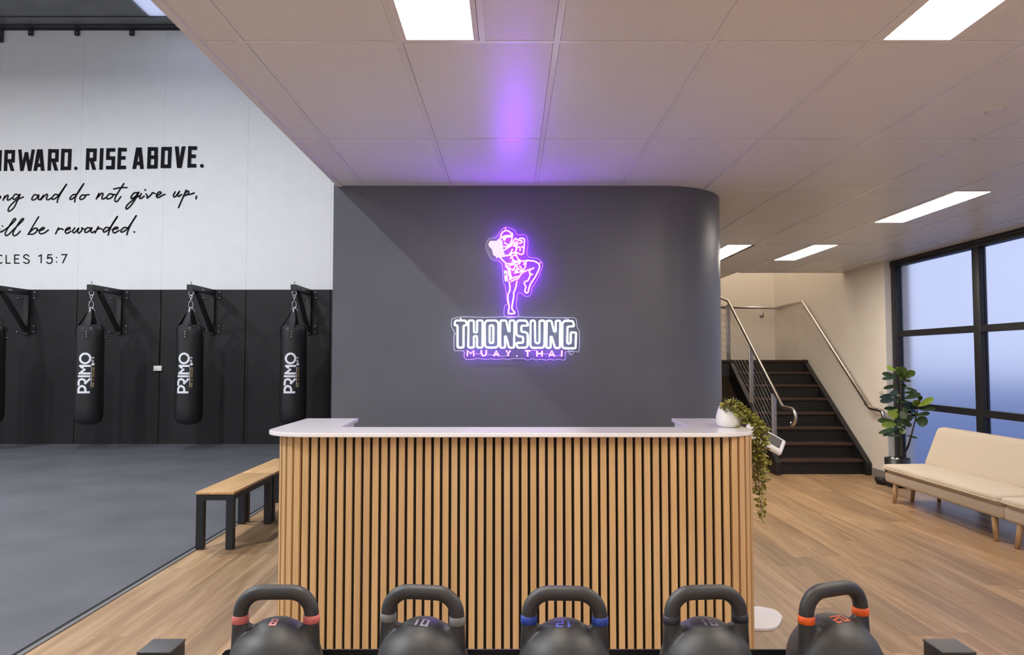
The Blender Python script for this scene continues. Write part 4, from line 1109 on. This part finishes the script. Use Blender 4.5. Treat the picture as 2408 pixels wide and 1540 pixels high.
# ------------------------------------------------------------------ trailing plant on the desk
PC = at_z(1713, 1004, CT_Z)
pc = Vector((PC.x, PC.y, CT_Z))
vp = thing('trailing_plant', pc, 'trailing green vine in a white pot spilling over the right end of the desk', 'potted plant')
pot = MB().lathe([(0.001, 0.0005), (0.040, 0.0005), (0.052, 0.008), (0.060, 0.030), (0.0595, 0.052), (0.053, 0.078), (0.045, 0.100), (0.042, 0.102), (0.040, 0.099), (0.046, 0.075), (0.046, 0.070), (0.001, 0.070)], pc, 32).build('pot', 'ceramic', vp)
random.seed(21)
VX = 1.235
def strand(path, dens=0.0085, size=0.0205, spread=0.011):
    P = smooth_line(path, 10)
    stem = MB().tube(P, 0.0013, 5).build('vine', 'vine_stem', vp)
    lf = MB(); acc = 0.0
    for i in range(1, len(P)):
        d = (P[i] - P[i - 1]); acc += d.length
        while acc > dens:
            acc -= dens
            base = P[i - 1] + d * random.random()
            for sgn in (-1, 1):
                a = random.uniform(0, 2 * math.pi)
                rad = Vector((math.cos(a), math.sin(a), random.uniform(-0.2, 0.9))).normalized()
                dirn = (rad + d.normalized() * 0.35).normalized()
                L = size * random.uniform(0.7, 1.3); wv = dirn.cross(Vector((random.uniform(-1, 1), random.uniform(-1, 1), random.uniform(-1, 1)))).normalized() * L * 0.27
                up = wv.cross(dirn).normalized() * L * 0.10
                b0 = base + dirn * random.uniform(0, spread)
                vs = [b0, b0 + dirn * L * .35 + wv - up, b0 + dirn * L * .75 + wv * .9, b0 + dirn * L, b0 + dirn * L * .75 - wv * .9, b0 + dirn * L * .35 - wv - up, b0 + dirn * L * .5 + up]
                lf.add(vs, [(0, 6, 1), (1, 6, 2), (2, 6, 3), (3, 6, 4), (4, 6, 5), (5, 6, 0)], True)
    o = lf.build('leaves', 'vine_leaf', stem); o['kind'] = 'stuff'
def vpt(px, py, y): return at_y(px, py, y)
y0 = pc.y
over = [[(1708, 968), (1722, 952), (1745, 962), (1765, 990), (1772, 1012), (1776, 1060), (1778, 1120), (1783, 1180), (1788, 1228)],
        [(1712, 962), (1735, 955), (1762, 975), (1785, 1000), (1788, 1040), (1782, 1090), (1787, 1150), (1786, 1196)],
        [(1706, 965), (1714, 944), (1730, 950), (1755, 975), (1778, 1002), (1772, 1050), (1768, 1100), (1772, 1150)],
        [(1715, 968), (1740, 962), (1770, 985), (1792, 1008), (1786, 1050), (1794, 1085), (1808, 1090)],
        [(1710, 968), (1728, 966), (1750, 985), (1776, 1010), (1780, 1055), (1790, 1090), (1796, 1125), (1800, 1132)],
        [(1706, 970), (1720, 960), (1738, 975), (1745, 995), (1738, 1004)],
        [(1712, 966), (1732, 958), (1758, 972), (1790, 1005), (1795, 1040), (1785, 1080), (1788, 1110)],
        [(1708, 968), (1718, 950), (1740, 955), (1768, 982), (1783, 1015), (1776, 1075), (1780, 1135)],
        [(1704, 966), (1706, 950), (1712, 946)], [(1712, 966), (1726, 944), (1738, 948)],
        [(1712, 968), (1745, 972), (1772, 995), (1781, 1030), (1772, 1070), (1766, 1105), (1770, 1125)]]
for k, L in enumerate(over):
    yo = y0 - 0.075 + 0.05 * random.random()
    low = len(L) > 5
    strand([vpt(px + (5 if py > 1004 else 0), py, y0 - 0.02 if i == 0 else yo + (0.02 * math.sin(i + k))) for i, (px, py) in enumerate(L)], 0.0064 if k not in (0, 1) else 0.0085)

# ------------------------------------------------------------------ tablet kiosk behind the desk
KY = 4.14
bp = thing('tablet_kiosk', (1.33, KY, 0), 'white tablet kiosk on a stand with a rounded floor plate right of the desk', 'kiosk')
fl = [at_z(1838, 1452, 0.0), at_z(1757, 1428, 0.0), at_z(1757, 1474, 0.0), at_z(1815, 1480, 0.0)]
bx0, bx1, by0, by1 = 1.20, at_z(1838, 1455, 0).x, at_z(1790, 1479, 0).y, at_z(1780, 1430, 0).y
pp = smooth_line([Vector(at_z(u, v, 0.006).xy) for u, v in ((1785, 1428), (1820, 1435), (1838, 1449), (1836, 1463), (1826, 1475), (1808, 1480), (1785, 1480))], 4)
pp = [Vector((bx0, pp[-1].y)), Vector((bx0, pp[0].y))] + pp
pp = pp[::-1]
MB().prism([tuple(q) for q in pp], 0.0005, 0.012).build('base_plate', 'plastic_white', bp)
KYp = (by0 + by1) / 2
MB().rbox(1.225, 1.265, KYp - 0.05, KYp + 0.05, 0.012, 1.02, 0.006).build('pole', 'plastic_white', bp)
hc = at_y(1797, 1030, KYp)
ax = Vector((math.cos(math.radians(31)), -0.30, -math.sin(math.radians(31)))).normalized()
ay = Vector((0.30, 0.90, 0.42)); ay = (ay - ax * ay.dot(ax)).normalized(); az = ax.cross(ay)
hd = MB().obox(hc, ax, ay, az, 0.235, 0.165, 0.034, 0.013).build('housing', 'plastic_white', bp)
MB().obox(hc + az * 0.0165 + ax * 0.012, ax, ay, az, 0.165, 0.115, 0.003).build('screen', 'screen_grey', hd)
MB().tube([(1.245, KYp, 1.0), hc - ax * 0.10 - az * 0.012], 0.016, 10).build('neck', 'plastic_white', bp)

# ------------------------------------------------------------------ sofa
SFX = 3.93
sf = thing('sofa', (4.3, 5.8, 0), 'beige fabric sofa with splayed timber legs along the window', 'sofa')
def soft_box(name, x0, x1, y0, y1, z0, z1, mname, parent, bev, wav=0.0, shear=0.0, dimples=()):
    bm = bmesh.new(); bmesh.ops.create_cube(bm, size=1.0)
    for q in bm.verts: q.co = Vector((x0 + (q.co.x + .5) * (x1 - x0), y0 + (q.co.y + .5) * (y1 - y0), z0 + (q.co.z + .5) * (z1 - z0)))
    bmesh.ops.bevel(bm, geom=bm.edges[:], offset=bev, segments=3, affect='EDGES', profile=0.5)
    for axis, nn in ((0, 8), (1, 20), (2, 4)):
        lo_, hi_ = [(x0, x1), (y0, y1), (z0, z1)][axis]
        for k in range(1, nn):
            no = Vector((0, 0, 0)); no[axis] = 1; co = Vector((0, 0, 0)); co[axis] = lo_ + bev + (hi_ - lo_ - 2 * bev) * k / nn
            bmesh.ops.bisect_plane(bm, geom=bm.verts[:] + bm.edges[:] + bm.faces[:], plane_co=co, plane_no=no)
    for q in bm.verts:
        tz = (q.co.z - z0) / (z1 - z0); u = (q.co.x - x0) / (x1 - x0); vv = (q.co.y - y0) / (y1 - y0)
        if wav and tz > 0.4: q.co.z += wav * (math.sin(math.pi * u) * math.sin(math.pi * vv) - 0.3 + 0.25 * math.sin(vv * 17 + u * 3))
        for (dy, dz, r_, dep) in dimples:
            d2 = ((q.co.y - dy) ** 2 + (q.co.z - dz) ** 2) / (r_ * r_)
            if u < 0.5 and d2 < 4: q.co.x += dep * math.exp(-d2 * 2)
        q.co.x += shear * (q.co.z - z0)
    m_ = MB(); bm.verts.index_update()
    m_.add([q.co.copy() for q in bm.verts], [[q.index for q in f.verts] for f in bm.faces], True); bm.free()
    return m_.build(name, mname, parent)
BXF, BZ0, BZ1 = 4.345, 0.365, 0.765
for sec, (ya, yb_) in enumerate(((5.80, 7.60), (3.98, 5.785))):
    base = soft_box('seat_base', SFX + 0.015, 4.56, ya, yb_, 0.192, 0.304, 'sofa_fabric', sf, 0.03)
    cu = soft_box('seat_cushion', SFX - 0.01, 4.44, ya + 0.004, yb_ - 0.004, 0.318, 0.388, 'sofa_fabric', sf, 0.030, 0.014)
    MB().box(SFX + 0.03, 4.40, ya + 0.03, yb_ - 0.03, 0.300, 0.322).build('seat_lining', 'sofa_fabric', sf)
    ring = round_poly([(SFX - 0.012, ya + 0.006), (4.44, ya + 0.006), (4.44, yb_ - 0.006), (SFX - 0.012, yb_ - 0.006)], 0.03, 4)
    MB().tube([(q.x, q.y, 0.338 + 0.005 * math.sin(q.y * 7)) for q in ring], 0.005, 6, closed=True).build('piping', 'sofa_piping', cu)
    dm = [(ya + 0.28 + 0.30 * k, 0.585, 0.06, 0.022) for k in range(5)]
    bk = soft_box('backrest', BXF, BXF + 0.12, ya + 0.01, yb_ - 0.01, BZ0, BZ1, 'sofa_fabric', sf, 0.035, 0.0, 0.40, dm)
    bt = MB()
    for dy, dz, _, _ in dm: bt.ball((BXF + 0.02 + 0.40 * (dz - BZ0), dy, dz), 0.010, 6)
    bt.build('button', 'sofa_fabric', bk)
    zz = BZ1 - 0.004
    MB().tube([(BXF + 0.4 * (zz - BZ0) + 0.065, y, zz + 0.005) for y in (ya + 0.04, (ya + yb_) / 2, yb_ - 0.04)], 0.004, 6).build('piping', 'sofa_piping', bk)
    ends = [(3.99, yb_ - 0.15, 0.0, -0.04, -0.03), (4.43, yb_ - 0.13, 0.02, 0.03, 0.03), (3.99, ya + 0.15, 0, -0.03, -0.06), (4.43, ya + 0.15, 0, 0.03, -0.04), (4.20, yb_ - 0.10, 0, 0.0, 0.04)]
    if sec == 1: ends = [(3.99, yb_ - 0.15, 0.0, -0.03, 0.02)] + ends[1:4]
    for lx, ly, _, dx, dy in ends:
        MB().tube([(lx, ly, 0.22), (lx + dx, ly + dy, 0.0)], [0.028, 0.017], 12).build('leg', 'leg_wood', sf)

# ------------------------------------------------------------------ fiddle leaf plant
FY = 8.4
cz1 = lambda u, v, y=FY: at_y(2040 + u / 4.811, 840 + v / 4.811, y)
rim = cz1(338, 1140)
fp = thing('leafy_floor_plant', (rim.x, FY, 0), 'tall broad leaved plant in a black pot between stair wall and sofa', 'potted plant')
pr_ = 0.138
MB().lathe([(0.001, 0.001), (pr_ * .86, 0.001), (pr_ * .9, 0.02), (pr_, rim.z), (pr_ - 0.012, rim.z), (pr_ - 0.016, rim.z - 0.03), (0.001, rim.z - 0.03)], (rim.x, FY, 0), 32).build('pot', 'pot_black', fp)
MB().lathe([(pr_ - 0.017, -0.004), (pr_ - 0.03, 0.004), (0.001, 0.006)], (rim.x, FY, rim.z - 0.03), 24).build('soil', 'soil', fp)
for dx, dy in ((-0.06, -0.02), (-0.03, -0.05), (-0.045, 0.02)): MB().ball((rim.x + dx, FY + dy, rim.z - 0.01), 0.022, 8).build('pebble', 'pebble', fp)
tk = [cz1(385, 1145), cz1(388, 1000), cz1(380, 860), cz1(385, 600), cz1(380, 400), cz1(378, 220)]
MB().tube(smooth_line(tk, 4), [0.020 - 0.0006 * k for k in range(21)], 8).build('stem', 'trunk', fp)
bk_ = [cz1(395, 1120), cz1(455, 1015), cz1(490, 900, 8.17), cz1(525, 770, 8.13), cz1(560, 620, 8.08), cz1(575, 540, 8.05)]
MB().tube(smooth_line(bk_, 4), [0.013 - 0.0004 * k for k in range(21)], 7).build('stem', 'trunk', fp)
bl_ = [cz1(392, 1000), cz1(370, 880), cz1(335, 760), cz1(315, 690)]
MB().tube(smooth_line(bl_, 4), [0.011 - 0.0004 * k for k in range(13)], 7).build('stem', 'trunk', fp)
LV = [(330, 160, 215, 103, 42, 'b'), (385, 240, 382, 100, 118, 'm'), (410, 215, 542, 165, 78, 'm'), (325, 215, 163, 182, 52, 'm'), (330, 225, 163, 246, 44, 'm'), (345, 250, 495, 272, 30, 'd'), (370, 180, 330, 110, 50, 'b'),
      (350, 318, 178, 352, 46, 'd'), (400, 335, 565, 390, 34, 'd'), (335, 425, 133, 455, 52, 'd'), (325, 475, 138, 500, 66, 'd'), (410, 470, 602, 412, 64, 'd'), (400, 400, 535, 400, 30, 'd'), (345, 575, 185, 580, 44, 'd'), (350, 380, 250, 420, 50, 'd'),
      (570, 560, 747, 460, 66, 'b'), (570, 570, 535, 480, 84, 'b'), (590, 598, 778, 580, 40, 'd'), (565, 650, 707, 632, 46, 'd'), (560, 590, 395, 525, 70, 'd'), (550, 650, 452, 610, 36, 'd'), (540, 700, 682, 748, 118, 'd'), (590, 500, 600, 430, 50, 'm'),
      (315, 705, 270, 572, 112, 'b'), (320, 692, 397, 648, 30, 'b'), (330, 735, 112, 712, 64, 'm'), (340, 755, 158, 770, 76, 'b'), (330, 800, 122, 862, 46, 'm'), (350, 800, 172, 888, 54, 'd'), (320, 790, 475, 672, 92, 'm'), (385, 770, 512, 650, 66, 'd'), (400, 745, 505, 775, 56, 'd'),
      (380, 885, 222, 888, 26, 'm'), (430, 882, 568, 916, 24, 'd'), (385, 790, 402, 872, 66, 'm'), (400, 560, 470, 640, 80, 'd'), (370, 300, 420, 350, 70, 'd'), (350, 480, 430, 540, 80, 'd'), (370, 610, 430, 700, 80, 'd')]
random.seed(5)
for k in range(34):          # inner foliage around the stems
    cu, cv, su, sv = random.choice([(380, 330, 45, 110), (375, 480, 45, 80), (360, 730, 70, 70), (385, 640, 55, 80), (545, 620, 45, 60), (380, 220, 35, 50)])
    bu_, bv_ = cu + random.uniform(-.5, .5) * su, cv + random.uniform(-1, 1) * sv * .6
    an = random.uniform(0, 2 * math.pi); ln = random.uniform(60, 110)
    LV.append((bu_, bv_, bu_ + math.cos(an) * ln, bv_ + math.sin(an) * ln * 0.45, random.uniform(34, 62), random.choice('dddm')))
NLF = [(0, 0), (.05, .08), (.14, .20), (.30, .35), (.48, .47), (.64, .50), (.78, .46), (.88, .36), (.95, .22), (1.0, 0)]
for bu, bv, tu, tv, w, c in LV:
    yo = FY + random.uniform(-0.11, 0.09)
    for uu in (bu, tu): yo = min(yo, 4.69 * F_PX / (840 + uu / 4.811))       # stays inside the glass
    b_ = cz1(bu, bv, min(FY + (yo - FY) * 0.2, yo + 0.1)); t_ = cz1(tu, tv, yo)
    d = t_ - b_; L = d.length; d = d.normalized()
    wpx = w / 4.811 / F_PX * FY
    vw = (EYE - b_).normalized()
    side = d.cross(vw).normalized()
    nrm = side.cross(d).normalized()
    rows = []
    m_ = MB(); vs = []
    for s_, hw_ in NLF:
        drop = -0.05 * L * (s_ ** 2)
        c0 = b_ + d * (L * s_) + Vector((0, 0, drop + 0.05 * L * s_))
        e = side * (wpx * hw_); lift = nrm * (wpx * 0.10 * (hw_ / 0.5))
        vs += [c0 - e + lift, c0, c0 + e + lift * random.uniform(0.6, 1.3)]
    fs = []
    for i in range(len(NLF) - 1):
        fs += [(i * 3, i * 3 + 1, i * 3 + 4, i * 3 + 3), (i * 3 + 1, i * 3 + 2, i * 3 + 5, i * 3 + 4)]
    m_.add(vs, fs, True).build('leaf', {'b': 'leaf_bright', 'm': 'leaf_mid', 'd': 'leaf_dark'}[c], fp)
# dark bundle on the floor by the skirting
bc = at_z(2076, 1138, 0.0)
bdl = thing('black_bundle', (bc.x, bc.y, 0), 'small crumpled black bundle on the floor by the skirting behind the sofa', 'bundle')
bm = bmesh.new(); bmesh.ops.create_icosphere(bm, subdivisions=3, radius=1.0)
for q in bm.verts:
    nq = 1 + 0.16 * math.sin(q.co.x * 5 + 1) * math.cos(q.co.y * 6) + 0.08 * math.sin(q.co.z * 9 + q.co.x * 7)
    q.co = Vector((q.co.x * 0.085 * nq, q.co.y * 0.10 * nq, max(0.002, 0.030 + q.co.z * 0.045 * nq + 0.03 * max(0, -q.co.x))))
m_ = MB(); bm.verts.index_update(); m_.add([q.co + Vector(bdl.location) for q in bm.verts], [[q.index for q in f.verts] for f in bm.faces], True); bm.free()
m_.build('bundle_body', 'rubber_black', bdl)
MB().tube([Vector(bdl.location) + Vector(v) for v in ((0.05, -0.06, 0.012), (0.12, -0.09, 0.008), (0.17, -0.04, 0.008), (0.15, 0.05, 0.010))], 0.010, 7).build('bundle_strap', 'rubber_black', bdl)
